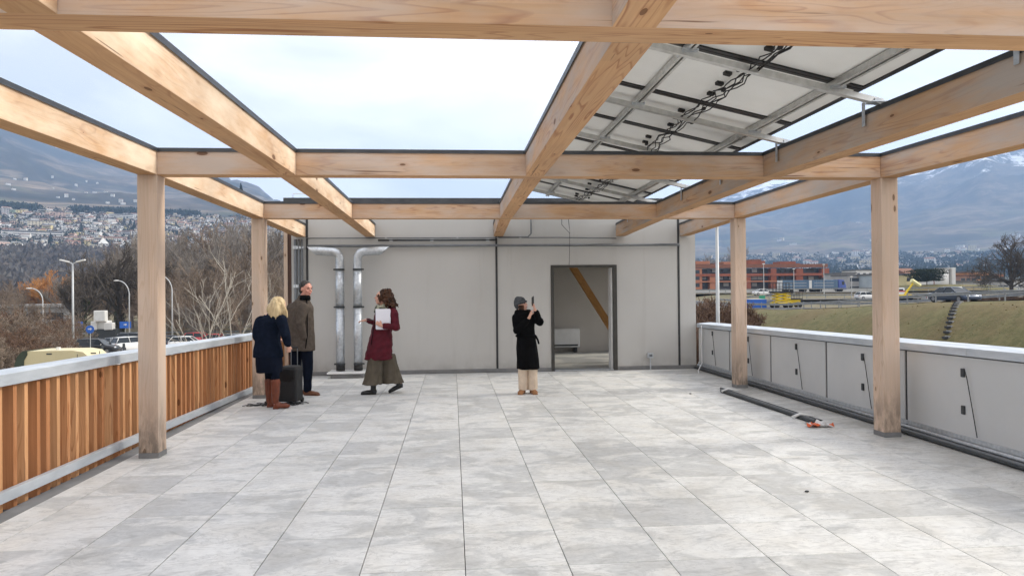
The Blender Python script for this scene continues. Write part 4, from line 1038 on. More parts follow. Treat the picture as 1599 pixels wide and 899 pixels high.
# low sheds among the trees on the left
q = at(66, 455, 160); blk_(13, 10, 4.0, 1, mw['grey'], 'grey flat-roofed shed behind the curved lamp at left', at_=(q.x, q.y, -4.6), rz=.2, roof=mw['grey'], band=True, name='shed')

# ------------------------------------------------------------------ lamps, signs
m_pole = plain('pole_grey', (.50, .51, .51), (.42, .43, .43), 2, .5, .2)
def lamp_curved(px, ybase, ytop, Y, direc, label, th=.08):
    p = at(px, 500, Y); g = gz(p.x, p.y); H = at(px, ytop, Y).z - g
    t = thing('street_lamp', label, 'street lamp', (p.x, p.y, g), 0)
    pts = [(0, 0, 0), (0, 0, H*.78)]
    for k in range(1, 9): a = k/8*1.45; pts.append((direc*1.5*(1-math.cos(a)), 0, H*.78 + H*.22*math.sin(a)))
    MB().tube(pts, [th*1.3, th]+[th*.8]*8, 8).build('pole', m_pole, t, True)
    e = pts[-1]; MB().ell((e[0]+direc*.35, 0, e[2]+.02), (.42, .16, .09), 10, 5).build('lamp_head', mw['white'], t, True)
def lamp_double(px, ytop, Y, label):
    p = at(px, 500, Y); g = gz(p.x, p.y); H = at(px, ytop, Y).z - g
    t = thing('street_lamp', label, 'street lamp', (p.x, p.y, g), 0)
    MB().tube([(0, 0, 0), (0, 0, H-.3)], [.13, .09], 10).build('pole', m_pole, t, True)
    for s in (-1, 1):
        MB().tube([(0, 0, H-.35), (s*.45, 0, H-.12)], .05, 6).build('arm', m_pole, t); MB().boxc((s*.85, 0, H-.02), (.95, .34, .14), 0, Matrix.Rotation(-s*.25, 3, 'Y')).build('lamp_head', mw['white'], t, bevel=.04)
lamp_double(114, 407, 80, 'double-headed grey street lamp in front of the wood on the left')
lamp_curved(202, 515, 438, 100, -1, 'curved street lamp just left of the left front post, above the dark car')
lamp_curved(269, 525, 430, 92, -1, 'curved pale street lamp just right of the left front post')
lamp_curved(67, 505, 450, 96, -1, 'curved grey street lamp half lost in the red-brown thicket')
p = at(1121, 500, 26); t = thing('lamp_pole', 'thick white lamp pole rising behind the right parapet', 'lamp pole', (p.x, p.y, -5))
H = at(1121, 345, 26).z+5; MB().tube([(0, 0, 0), (0, 0, H)], [.10, .055], 12).build('pole', m_pole, t, True); MB().boxc((0, -.35, H+.02), (.25, .8, .1)).build('lamp_head', m_pole, t)
for (px, yt, Y, lb) in ((1287, 413, 150, 'slender lamp post in front of the right half of the red complex'), (1193, 412, 150, 'slender lamp post in front of the middle of the red complex'), (1330, 432, 140, 'slender post left of the right front post, by the raised road'), (1240, 420, 155, 'slender lamp post behind the yellow lifts')):
    p = at(px, 470, Y); g = gz(p.x, p.y); H = at(px, yt, Y).z-g; t = thing('lamp_post', lb, 'lamp post', (p.x, p.y, g)); MB().tube([(0, 0, 0), (0, 0, H)], [.10, .06], 6).build('pole', m_pole, t); MB().ell((0, 0, H), (.35, .2, .12), 6, 4).build('lamp_head', mw['white'], t)
m_blue = plain('sign_blue', (.03, .13, .50), (.03, .12, .46), 2, .5)
def sign(px, y, Y, label, rect=False):
    c = at(px, y, Y); g = gz(c.x, c.y); t = thing('road_sign', label, 'road sign', (c.x, c.y, g)); H = c.z-g
    MB().tube([(0, 0, 0), (0, 0, H+.3)], .035, 6).build('pole', m_pole, t)
    if rect: MB().box((-.75, -.07, H-.45), (.75, -.04, H+.45)).build('plate', m_blue, t)
    else: MB().tube([(0, -.04, H), (0, -.07, H)], .42, 20).build('plate', m_blue, t)
    s = .8
    MB().add([(-.26*s,-.074,H-.02),(.02,-.074,H-.02),(.02,-.074,H-.12),(.28*s,-.074,H+.06),(.02,-.074,H+.2),(.02,-.074,H+.1),(-.26*s,-.074,H+.1)], [(0,1,2,3,4,5,6)]).build('arrow', mw['white'], t)
sign(141, 514, 76, 'round blue arrow sign in front of the black estate car')
sign(121, 507, 104, 'small blue sign behind the double-headed lamp pole', True)
sign(196, 507, 100, 'blue rectangular arrow sign beside the curved lamp left of the post', True)

# ------------------------------------------------------------------ vehicles
m_tyre = plain('tyre', (.02, .02, .02), (.03, .03, .03), 5, .9); m_rim = plain('rim', (.35, .35, .36), (.25, .25, .26), 5, .4, .6)
m_head = plain('headlight', (.75, .77, .8), (.6, .62, .65), 5, .2); m_tail = plain('tail_light', (.35, .02, .02), (.25, .015, .015), 5, .3)
def paint(name, c, metal=.3): t = NT(name); t.b.inputs['Coat Weight'].default_value = .6; return t.fin(c, .35, metal)
pa = {'black': paint('black_paint', (.012, .012, .014)), 'silver': paint('silver_paint', (.42, .44, .46), .5), 'white': paint('white_paint', (.72, .72, .71), 0), 'red': paint('red_paint', (.45, .03, .03), .1), 'dark': paint('dark_grey_paint', (.05, .055, .065)), 'grey': paint('grey_paint', (.25, .26, .27)), 'navy': paint('slate_paint', (.07, .09, .13), .4)}
def car(color, label, loc, rz, kind='hatch', group=None):
    t = thing('car', label, 'car', loc, rz, group); Lc = {'hatch': 4.2, 'suv': 4.6, 'sedan': 4.7}[kind]; Wc = 1.8; hb = {'hatch': .92, 'suv': 1.05, 'sedan': .90}[kind]; Hc = {'hatch': 1.48, 'suv': 1.68, 'sedan': 1.42}[kind]
    h = Lc/2
    def sec(x, zt, zb, hw, tum=.0):
        return [(x, -hw*.95, zb), (x, -hw, zb+.12), (x, -hw, lerp(zb, zt, .6)), (x, -hw*(.97-tum), zt-.05), (x, -hw*(.85-tum), zt), (x, hw*(.85-tum), zt), (x, hw*(.97-tum), zt-.05), (x, hw, lerp(zb, zt, .6)), (x, hw, zb+.12), (x, hw*.95, zb)]
    fr = hb-.12
    m = MB(); m.loft([sec(-h, hb*.86, .38, .70), sec(-h+.08, hb*.97, .26, .82), sec(-h+.5, hb, .22, .9), sec(-.4, hb, .2, .9), sec(h-1.35, hb, .2, .9), sec(h-.5, fr, .22, .88), sec(h-.12, fr-.13, .24, .8), sec(h, .55, .32, .68)])
    body = m.build('body', pa[color], t, True)
    rs = {'hatch': (-h+.12, -h+.55, .35, 1.05), 'suv': (-h+.10, -h+.45, .4, 1.15), 'sedan': (-h+.55, -h+1.35, .35, 1.15)}[kind]
    def sc_(x, z, hw): return [(x, -hw, z), (x, hw, z)]
    a, b, c_, d = rs; z0 = hb-.02
    v = [(a, -.8, z0), (a, .8, z0), (d, -.8, z0), (d, .8, z0), (b, -.62, Hc-.04), (b, .62, Hc-.04), (c_, -.62, Hc-.03), (c_, .62, Hc-.03)]
    MB().add(v, [(0, 2, 6, 4), (1, 5, 7, 3), (0, 4, 5, 1), (2, 3, 7, 6)]).build('windows', m_glass, t)
    m = MB().loft([[(b-.05, -.63, Hc-.05), (b-.05, .63, Hc-.05), (b-.05, .5, Hc-.01), (b-.05, -.5, Hc-.01)], [((b+c_)/2, -.66, Hc-.03), ((b+c_)/2, .66, Hc-.03), ((b+c_)/2, .5, Hc+.04), ((b+c_)/2, -.5, Hc+.04)], [(c_+.05, -.63, Hc-.05), (c_+.05, .63, Hc-.05), (c_+.05, .5, Hc), (c_+.05, -.5, Hc)]])
    for s in (-1, 1):
        for (p, q_) in (((a, s*.81, z0), (b, s*.63, Hc-.03)), ((d, s*.81, z0), (c_, s*.63, Hc-.03)), (((a+d)/2-.1, s*.81, z0), ((b+c_)/2, s*.64, Hc-.03))): m.tube([p, q_], .035, 5)
    m.build('roof', pa[color], t, True)
    for x in (-h+.82, h-.88):
        for s in (-1, 1):
            wl = MB().tube([(x, s*.70, .32), (x, s*.915, .32)], .32, 16).build('wheel', m_tyre, t, True); MB().tube([(x, s*.916, .32), (x, s*.925, .32)], .2, 12).build('rim', m_rim, wl)
    for s in (-1, 1):
        MB().ell((h-.1, s*.62, fr-.18), (.12, .2, .08), 8, 5).build('headlight', m_head, t, True); MB().ell((-h+.05, s*.68, hb-.2), (.07, .13, .12), 8, 5).build('tail_light', m_tail, t, True)
        MB().ell((h-1.5, s*.98, hb+.02), (.1, .1, .07), 6, 4).build('mirror', pa[color], t)
    return t
def carat(color, px, Y, rz, label, kind='hatch', z=None, group=None):
    p = at(px, 500, Y); return car(color, label, (p.x, Y, (gz(p.x, Y) if z is None else z)+.16), rz, kind, group)
carat('black', 152, 83, .0, 'black estate car parked side-on behind the round blue sign', 'suv')
carat('silver', 186, 87, -.5, 'silver hatchback whose nose shows right of the black estate car')
carat('dark', 212, 93, .1, 'dark car partly hidden behind the left front post', 'suv')
carat('white', 206, 86, .9, 'white van-like car with its front just left of the post', 'suv')
carat('silver', 76, 72, .1, 'silver car whose roof shows above the beige caravan', 'sedan')
carat('white', 293, 88, .1, 'white car beyond the fence, left of the red cars'); carat('red', 312, 96, .0, 'red car beyond the fence behind the pale tree, left one'); carat('red', 338, 93, .05, 'red car beyond the fence behind the pale tree, right one', 'sedan'); carat('dark', 270, 90, .2, 'dark car beyond the fence right of the front post')
carat('grey', 372, 92, .0, 'grey car beyond the fence close to the second post', 'hatch')
c = car('navy', 'slate-blue saloon with bright roof driving up the sloping road behind the guardrail', (47, 61.2, .45), R(-84), 'sedan'); c.scale = (1.0,)*3
q = at(1479, 470, 60); c.location = (q.x+2.2, 62, tab(ZR, 62)+.02)
carat('white', 1192, 155, .0, 'white car on the far road left of the yellow lifts', 'sedan', z=.2)
carat('white', 1353, 128, .1, 'white car on the far road just left of the right front post', 'hatch', z=-.6)
carat('silver', 1462, 120, .0, 'silver car on the far road just above the slate-blue saloon', 'sedan', z=-.9)
for i, (px, cn) in enumerate(((1092, 'silver'), (1102, 'white'), (1168, 'white'))):
    carat(cn, px, 84, 1.3, ('silver car behind the hedge nearest the building corner', 'white car behind the hedge, between the corner and the white pole', 'white car behind the hedge next to the blue container')[i], z=-3.6)
# truck
tk = thing('truck', 'blue curtain-sided truck with trailer and blue cab on the raised road', 'truck', (0, 0, 0)); qa, qb = at(1217, 458, 172), at(1318, 458, 172); tk.location = (qa.x, 172, .995); LT = qb.x-qa.x
m_curt = plain('curtain_blue', (.12, .19, .27), (.08, .13, .20), .8, .7, stretch=(6, 1, .3)); m_cab = paint('cab_blue', (.03, .07, .30), .1)
MB().box((.3, -1.25, .9), (LT*.42, 1.25, 3.0)).build('trailer_box', m_curt, tk, bevel=.05); MB().box((LT*.47, -1.25, .9), (LT*.865, 1.25, 3.0)).build('load_box', m_curt, tk, bevel=.05)
MB().box((.0, -1.2, .9), (.28, 1.2, 3.0)).build('rear_door', mw['white'], tk); MB().box((LT*.425, -1.2, .9), (LT*.465, 1.2, 2.95)).build('headboard', mw['white'], tk)
MB().loft([[(LT*.875,-1.2,.5),(LT*.875,1.2,.5),(LT*.875,1.2,3.1),(LT*.875,-1.2,3.1)],[(LT*.96,-1.2,.5),(LT*.96,1.2,.5),(LT*.96,1.1,3.0),(LT*.96,-1.1,3.0)],[(LT,-1.15,.5),(LT,1.15,.5),(LT*.995,1.05,1.7),(LT*.995,-1.05,1.7)]]).build('cab', m_cab, tk)
MB().box((LT*.93, -1.215, 1.7), (LT*.968, -1.195, 2.6)).build('cab_window', m_glass, tk)
for z in (1.5, 2.2):
    MB().box((LT*.03, -1.265, z), (LT*.38, -1.255, z+.12)).build('stripe', mw['grey'], tk); MB().box((LT*.5, -1.265, z), (LT*.80, -1.255, z+.12)).build('stripe', mw['grey'], tk)
MB().box((.2, -.9, .65), (LT*.9, .9, .88)).build('chassis', m_darkp, tk)
for x in (.1, .16, .36, .52, .60, .92): MB().tube([(LT*x, -1.2, .48), (LT*x, 1.2, .48)], .48, 14).build('wheel', m_tyre, tk, True)
# yellow scissor lifts
m_yel = plain('machine_yellow', (.72, .52, .02), (.62, .44, .02), 3, .5)
def scissor(px, Y, s, label, H=2.6):
    p = at(px, 480, Y); t = thing('scissor_lift', label, 'lift', (p.x, Y, gz(p.x, Y)), 0, 'yellow scissor lifts beyond the embankment'); t.scale = (s,)*3
    MB().box((-1.3, -.6, .35), (1.3, .6, .75)).build('base', m_yel, t, bevel=.04)
    for x in (-.9, .9):
        for y in (-.6, .6): MB().tube([(x, y-.12, .35), (x, y+.12, .35)], .35, 12).build('wheel', m_tyre, t)
    n_ = 3; dz = (H-.8)/n_
    for k in range(n_):
        for y in (-.5, .5):
            for sg in (-1, 1): MB().tube([(-1.05*sg, y, .8+dz*k), (1.05*sg, y, .8+dz*(k+1))], .07, 5).build('scissor_arm', m_yel, t)
    MB().box((-1.4, -.65, H), (1.4, .65, H+.2)).build('platform', m_black, t)
    m = MB()
    for x in (-1.35, -.9, -.45, 0, .45, .9, 1.35):
        for y in (-.6, .6): m.tube([(x, y, H+.2), (x, y, H+1.3)], .03, 4)
    for y in (-.6, .6): m.tube([(-1.35, y, H+1.3), (1.35, y, H+1.3)], .03, 4); m.tube([(-1.35, y, H+.75), (1.35, y, H+.75)], .025, 4)
    m.build('railing', m_black, t); return t
scissor(1220, 102, 1.15, 'left and taller yellow scissor lift with black platform beyond the embankment', 2.0); scissor(1238, 105, .95, 'right and lower yellow scissor lift with black platform beyond the embankment', 1.3)
scissor(1138, 96, .6, 'small yellow lift seen through the hedge by the white pole', 1.0)
p = at(1182, 478, 104); t = thing('container', 'blue container by the second right post, behind the embankment', 'container', (p.x, 104, gz(p.x, 104)))
MB().box((-1.4, -1.2, .0), (1.0, 1.2, 1.35)).build('box', m_blue, t, bevel=.03); MB().box((-1.42, -1.21, 1.351), (1.02, 1.21, 1.4)).build('lid', mw['white'], t)
p = at(1112, 480, 96); t = thing('container', 'blue container seen through the hedge left of the white pole', 'container', (p.x-1, 96, gz(p.x, 96))); MB().box((-1.4, -1.2, 0), (1.8, 1.2, 1.6)).build('box', m_blue, t); MB().box((-1.42, -1.21, 1.601), (1.82, 1.21, 1.65)).build('lid', m_pipe, t)
p = at(1190, 470, 108); t = thing('green_sign', 'small green and white board beside the blue container', 'sign', (p.x, 108, gz(p.x, 108))); MB().box((-.5, -.05, 1.0), (.5, .0, 1.9)).build('board', plain('sign_green', (.05, .35, .2), (.05, .3, .18), 2, .6), t); MB().box((-.48, -.04, 0), (-.4, 0, .999)).build('leg', m_pole, t); MB().box((.4, -.04, 0), (.48, 0, .999)).build('leg', m_pole, t)
# yellow boom lift
g = gz(at(1413, 466, 130).x, 130); t = thing('boom_lift', 'yellow boom lift reaching up to the right beside the right front post', 'lift', (at(1413, 466, 130).x, 130, g))
a = at(1413, 466, 130); b = at(1427, 440, 130); c2 = at(1437, 446, 130); o0 = Vector(t.location)
MB().box((-1.6, -.9, .3), (.9, .9, 1.1)).build('base', m_yel, t, bevel=.05)
MB().tube([Vector((0, 0, 1.1)), b-o0], [.22, .16], 6).build('boom', m_yel, t); MB().tube([b-o0-Vector((.5, 0, -.3)), c2-o0], [.45, .32], 6).build('basket', plain('pale_yellow', (.75, .72, .35), (.65, .6, .3), 2, .5), t)
for x in (-1.2, .6):
    for y in (-.9, .9): MB().tube([(x, y-.15, .4), (x, y+.15, .4)], .4, 10).build('wheel', m_tyre, t)
t = thing('white_van', 'white van with red stripe right beside the right front post', 'van', (at(1404, 460, 136).x, 136, gz(60, 136))); MB().box((-2.6, -1, .4), (.6, 1, 2.4)).build('body', pa['white'], t, bevel=.15); MB().box((-2.59, -1.02, 1.6), (.59, -1.005, 1.85)).build('stripe', pa['red'], t); MB().box((-2.0, -1.03, 1.86), (.2, -1.008, 2.2)).build('window', m_glass, t)
for x in (-2, 0): MB().tube([(x, -1.03, .4), (x, 1.03, .4)], .38, 12).build('wheel', m_tyre, t)

# caravan
cv = thing('caravan', 'old beige caravan with rounded ends parked just beyond the fence', 'caravan', (0, 0, 0)); a = at(24, 560, 40); b = at(146, 560, 40); zt = at(85, 547.5, 40).z; zb = zt-2.2; LC = b.x-a.x
cv.location = (a.x, 40, zb); m_bei = plain('caravan_beige', (.62, .54, .33), (.54, .47, .29), .6, .5)
pr = [(0.12, 0), (0, .5), (0, 1.3), (.08, 1.85), (.35, 2.15), (.7, 2.2), (LC-1.1, 2.2), (LC-.55, 2.1), (LC-.15, 1.75), (LC, 1.4), (LC, .35), (LC-.2, 0)]
MB().loft([[(x, 0, z) for x, z in pr], [(x, 2.1, z) for x, z in pr]]).build('body', m_bei, cv)
MB().loft([[(x, y, z) for x, z in ((-.03, .9), (-.03, 1.5), (.1, 1.92), (.38, 2.2), (.62, 2.24), (.62, 2.0), (.45, 1.7), (.45, .9))] for y in (-.04, 2.14)]).build('front_window_band', plain('green_black_trim', (.05, .07, .045), (.04, .05, .035), 3, .4), cv)
MB().box((2.0, -.03, 1.0), (2.95, -.002, 1.5)).build('side_window', m_glass, cv)
MB().box((1.94, -.02, .94), (3.01, -.0015, 1.56)).build('window_frame', plain('olive_trim', (.12, .12, .07), (.1, .1, .06), 3, .5), cv)
MB().box((3.2, -.02, .0), (3.22, -.001, 2.0)).build('door_seam', m_darkp, cv); MB().box((3.36, -.05, 1.1), (3.46, -.001, 1.2)).build('door_handle', m_darkp, cv)
for x in (1.6, 3.9): MB().box((x, -.02, 2.0), (x+.28, -.001, 2.07)).build('vent', m_darkp, cv)
MB().tube([(1.9, .6, 2.2), (1.9, .6, 2.35)], .12, 8).build('roof_vent', mw['white'], cv); MB().box((4.35, -.02, .2), (4.38, -.001, 2.15)).build('trim_strip', m_darkp, cv)
for y in (-.02, 1.95): MB().tube([(2.4, y, -.0), (2.4, y+.17, -.0)], .33, 14).build('wheel', m_tyre, cv)
MB().tube([(LC-.1, 1.05, .05), (LC+1.2, 1.05, .15)], .05, 6).build('drawbar', m_galv, cv)
# white box stack
def wbox(px, y, w_, h_, label):
    p = at(px, y, 103); o = thing('white_box', label, 'box', (p.x, 103+rnd.uniform(-.5, .5), p.z-h_/2), rnd.uniform(-.15, .15), 'white boxes stacked on the verge')
    MB().box((-w_/2, -w_*.4, 0), (w_/2, w_*.4, h_)).build('shell', mw['white'], o, bevel=.06); MB().box((-w_/2+.15, -w_*.4-.02, .12), (w_/2-.15, -w_*.4-.001, h_-.12)).build('door', plain('box_door', (.62, .62, .6), (.54, .54, .52), 1, .6), o)
wbox(159.5, 493, 1.45, 1.5, 'topmost of the white boxes stacked on the verge in front of the wood'); wbox(159, 507.5, 1.7, 1.25, 'middle white box directly under the topmost one'); wbox(172, 509, 1.15, 1.0, 'right white box at the foot of the stack'); wbox(149, 508, .8, 1.2, 'left narrow white box at the foot of the stack')
p = at(160, 520, 103.2); tag(MB().box((p.x-1.6, 102.6, gz(p.x, 103)), (p.x+2, 104, at(160, 514, 103).z+.04)).build('plinth', m_darkp), 'dark plinth under the stacked white boxes', 'plinth')
for px, Y, lb in ((159.3, 56, 'left one of two dark bollards in the car park'), (193.5, 54, 'right one of two dark bollards in the car park')):
    p = at(px, 555, Y); H = at(px, 540 if px < 170 else 536, Y).z+4.85; o = MB().tube([(0, 0, 0), (0, 0, H)], .10, 8).build('bollard', m_darkp); o.location = (p.x, Y, -4.85); tag(o, lb, 'bollard')
# ================================================================== people
tsc = bpy.data.scenes.new('workbench')
def eo(mb, c, r, f=None, up=None, n=12, k=8, m=0):     # ellipsoid, y axis turned along f
    c = Vector(c); f = Vector(f or (0, 1, 0)).normalized(); s = f.cross(Vector(up or (0, 0, 1))).normalized(); u = s.cross(f)
    rings = []
    for j in range(k+1):
        t = math.pi*(.03+.94*j/k)
        rings.append([c + s*(r[0]*math.sin(t)*math.cos(2*math.pi*i/n)) + f*(r[1]*math.sin(t)*math.sin(2*math.pi*i/n)) - u*(r[2]*math.cos(t)) for i in range(n)])
    return mb.loft(rings, m)
def limb(mb, pts, rad, n=12):
    mb.tube(pts, rad, n)
    for p, r in zip(pts, rad): eo(mb, p, (r, r, r), n=10, k=6)
def ringe(cx, cy, z, rx, ry, n=30, rot=0, fold=0, nf=9, tx=0, ph=0):
    o = []
    for i in range(n):
        a = 2*math.pi*i/n; q = 1 + fold*math.sin(nf*a+ph)
        x, y = rx*math.cos(a)*q, ry*math.sin(a)*q
        o.append((cx + x*math.cos(rot)-y*math.sin(rot), cy + x*math.sin(rot)+y*math.cos(rot), z + tx*x))
    return o
def meld(mb, name, mt, parent, vox=.01, it=4, fold=0., fs=9, stretch=(1, 1, .35), quilt=0.):
    tmp = bpy.data.objects.new('tmp', mb.mesh('tmp', mt)); tsc.collection.objects.link(tmp)
    r = tmp.modifiers.new('r', 'REMESH'); r.mode = 'VOXEL'; r.voxel_size = vox
    s = tmp.modifiers.new('s', 'SMOOTH'); s.iterations = it; s.factor = .6
    
    with bpy.context.temp_override(scene=tsc, view_layer=tsc.view_layers[0]):
        dg = bpy.context.evaluated_depsgraph_get(); me = bpy.data.meshes.new_from_object(tmp.evaluated_get(dg))
    old = tmp.data; bpy.data.objects.remove(tmp); bpy.data.meshes.remove(old)
    me.name = name
    if fold:
        for v in me.vertices:
            q = Vector((v.co.x*fs*stretch[0], v.co.y*fs*stretch[1], v.co.z*fs*stretch[2]))
            d = 1-abs(noise.noise(q))*2; v.co += v.normal*fold*(d-.4) + v.normal*fold*.5*noise.noise(q*3.1)
    if quilt:
        for v in me.vertices: v.co += v.normal*.005*(abs(math.sin(v.co.z*math.pi/quilt))**.5 - .6)
    if not me.materials: me.materials.append(mt)
    me.polygons.foreach_set('use_smooth', [True]*len(me.polygons)); me.update()
    return link(name, me, parent)
def handm(mb, w, d, nrm, curl=.5, side=1, s=1.0):      # wrist, direction, back-of-hand normal
    w, d, nrm = Vector(w), Vector(d).normalized(), Vector(nrm).normalized(); nrm = (nrm - d*nrm.dot(d)).normalized(); x = d.cross(nrm)*side
    eo(mb, w + d*.045*s, (.040*s, .048*s, .017*s), d, nrm)
    limb(mb, [w - d*.02, w + d*.02*s], [.026*s, .024*s], 8)
    for i, (o, l) in enumerate(((-.027, .068), (-.009, .078), (.010, .073), (.027, .058))):
        p = w + d*.082*s + x*o*s; a = 0; pts = [w + d*.05*s + x*o*.9*s, p]
        for k, q in enumerate((.42, .32, .26)):
            a += curl*(.5+.1*i)*(1+.3*k); p = p + (d*math.cos(a) - nrm*math.sin(a))*l*q*s + x*o*.12*s; pts.append(p)
        mb.tube(pts, [.0095*s, .0095*s, .009*s, .0083*s, .007*s], 6)
    pts = [w + d*.02*s - x*.025*s, w + d*.045*s - x*.048*s - nrm*.01*s, w + d*.07*s - x*.058*s - nrm*.02*s, w + d*.09*s - x*.055*s - nrm*.03*s]
    mb.tube(pts, [.014*s, .0125*s, .011*s, .008*s], 6)
def headm(mb, c, f, s=1., neck=None):
    c, f = Vector(c), Vector(f).normalized(); sd_ = f.cross(Vector((0, 0, 1))).normalized(); u = sd_.cross(f)
    eo(mb, c + u*.025*s - f*.008*s, (.075*s, .094*s, .092*s), f, u, 18, 12)
    eo(mb, c - u*.035*s + f*.018*s, (.060*s, .070*s, .078*s), f, u, 16, 10)
    eo(mb, c - u*.088*s + f*.052*s, (.030*s, .028*s, .020*s), f, u)
    mb.tube([c + f*.082*s + u*.022*s, c + f*.098*s - u*.004*s, c + f*.112*s - u*.022*s], [.008*s, .011*s, .013*s], 8)
    eo(mb, c + f*.088*s - u*.053*s, (.020*s, .008*s, .008*s), f, u); eo(mb, c + f*.078*s + u*.036*s, (.052*s, .016*s, .010*s), f, u)
    for q in (-1, 1): eo(mb, c + sd_*q*.077*s - u*.005*s - f*.01*s, (.010*s, .019*s, .031*s), f, u); eo(mb, c + sd_*q*.040*s + f*.060*s - u*.022*s, (.022*s, .020*s, .02*s), f, u)
    if neck is not None: mb.tube([Vector(neck), c - u*.05*s - f*.02*s], [.062*s, .055*s], 12)
def face(t, c, f, s=1.):
    c, f = Vector(c), Vector(f).normalized(); sd_ = f.cross(Vector((0, 0, 1))).normalized(); u = sd_.cross(f)
    for q in (-1, 1):
        m = MB(); eo(m, c + sd_*q*.031*s + f*.077*s + u*.016*s, (.014*s, .009*s, .0065*s), f, u); m.build('eye', m_eye, t, True)
        m = MB(); eo(m, c + sd_*q*.033*s + f*.084*s + u*.036*s, (.02*s, .006*s, .0045*s), f, u); m.build('eyebrow', m_hairb, t, True)
    m = MB(); eo(m, c + f*.090*s - u*.053*s, (.024*s, .009*s, .0075*s), f, u); m.build('mouth', m_lip, t, True)
m_eye = plain('eye', (.03, .022, .02), (.05, .04, .035), 30, .2); m_lip = plain('lips', (.42, .14, .12), (.36, .11, .10), 30, .5)
m_skin = plain('skin', (.62, .37, .28), (.55, .30, .22), 9, .55, rand=False); m_skinr = plain('ruddy_skin', (.60, .30, .23), (.52, .23, .18), 9, .55, rand=False)
m_skin.node_tree.nodes['Principled BSDF'].inputs['Subsurface Weight'].default_value = .08
m_hairb = plain('dark_brown_hair', (.085, .038, .02), (.02, .010, .006), 22, .5, stretch=(1, 1, .35), rand=False)
m_hairy = plain('blonde_hair', (.66, .52, .30), (.38, .27, .14), 26, .45, stretch=(1, 1, .18), rand=False)
m_hairg = plain('greying_hair', (.055, .048, .044), (.02, .018, .017), 40, .6, rand=False)
m_navy = plain('navy_wool', (.008, .012, .024), (.005, .008, .016), 20, .9, rand=False, bump=.3, bscale=150); m_navy2 = plain('navy_cloth', (.007, .010, .020), (.005, .007, .014), 12, .9, rand=False)
m_taupe = plain('taupe_wool', (.105, .086, .072), (.075, .062, .052), 20, .95, rand=False, bump=.3, bscale=150); m_burg = plain('burgundy_padding', (.10, .009, .018), (.065, .006, .012), 14, .55, rand=False)
m_olive = plain('olive_taupe_cloth', (.115, .098, .075), (.085, .073, .056), 9, .9, rand=False); m_blk = plain('black_wool', (.006, .006, .0065), (.0035, .0035, .004), 14, .9, rand=False)
m_beig = plain('cream_trousers', (.66, .54, .42), (.56, .45, .35), 9, .85, rand=False); m_leath = plain('tan_leather', (.17, .045, .02), (.11, .028, .013), 14, .4, rand=False)
m_shoe = plain('brown_leather', (.17, .065, .028), (.11, .04, .02), 14, .4, rand=False); m_bshoe = plain('black_leather', (.012, .012, .012), (.02, .02, .02), 12, .35, rand=False)
m_knit = plain('grey_knit', (.10, .105, .11), (.05, .053, .057), 45, .95, rand=False, bump=.6, bscale=120); m_scarf = plain('mottled_scarf', (.36, .36, .27), (.04, .045, .045), 22, .9, rand=False, lo=.44, hi=.56)
m_suede = plain('tan_suede', (.33, .16, .075), (.25, .12, .055), 20, .9, rand=False); 
m_hairb.node_tree.nodes['Principled BSDF'].inputs['Specular IOR Level'].default_value = .15
for q_ in (m_navy, m_navy2, m_taupe, m_blk, m_olive, m_beig, m_knit, m_scarf): q_.node_tree.nodes['Principled BSDF'].inputs['Specular IOR Level'].default_value = .06
m_paper = plain('paper', (.80, .80, .86), (.76, .76, .83), 3, .6)
def ground_legs(mb, hips, feet, kn, r=(.085, .058, .042)):
    for h, k, a in zip(hips, kn, feet): limb(mb, [h, k, a], list(r))
def shoe(name, heel, toe, mt, parent, top=.10, r=.045, heelh=.02):
    h, t_ = Vector(heel), Vector(toe); d = (t_-h).normalized(); m = MB()
    eo(m, h + Vector((0, 0, .045)) + d*.02, (r*.85, .05, .045), d); eo(m, (h+t_)/2 + Vector((0, 0, .038)), (r, (t_-h).length*.36, .034), d); eo(m, t_ - d*.05 + Vector((0, 0, .032)), (r, .062, .030), d)
    limb(m, [h + d*.03 + Vector((0, 0, .05)), h + d*.025 + Vector((0, 0, top))], [.043, .045])
    m.boxc((h+t_)/2 + Vector((0, 0, .010)), ((t_-h).length+.03, r*1.5, .02), 0, Matrix.Rotation(math.atan2(d.y, d.x), 3, 'Z'))
    if heelh: m.boxc(h + d*.015 + Vector((0, 0, .012)), (.06, r*1.5, .03), 0, Matrix.Rotation(math.atan2(d.y, d.x), 3, 'Z'))
    return meld(m, name, mt, parent, .008, 3)

# --- woman bending to the loudspeaker
P = at(430, 637, 10.05); t = thing('person', 'blonde woman in navy jacket, dark skirt and tan knee boots leaning over the black loudspeaker', 'person', (P.x, 10.05, 0))
hc, hf = (.055, .02, 1.425), (.80, .35, -.45)
m = MB(); headm(m, hc, hf, .98, (-.0, .02, 1.27)); limb(m, [(-.07, .02, .80), (-.09, .02, 1.0), (-.06, .02, 1.22)], [.13, .12, .12])
ground_legs(m, [(-.10, .09, .80), (-.03, -.05, .80)], [(-.105, .10, .08), (.02, -.06, .08)], [(-.10, .10, .45), (.01, -.05, .45)], (.06, .045, .036))
limb(m, [(.10, -.10, 1.22), (.165, -.12, 1.02), (.19, -.05, .875)], [.04, .032, .025]); handm(m, (.19, -.045, .875), (.15, .15, -1), (.6, -.8, 0), 1.1, 1, .9)
limb(m, [(-.16, .14, 1.22), (-.19, .20, 1.02), (.02, .26, .93)], [.048, .038, .027]); handm(m, (.02, .26, .93), (1, .1, -.3), (0, 0, 1), 1.1, -1, .9)
meld(m, 'body', m_skin, t, .009, 3); face(t, hc, hf, .98)
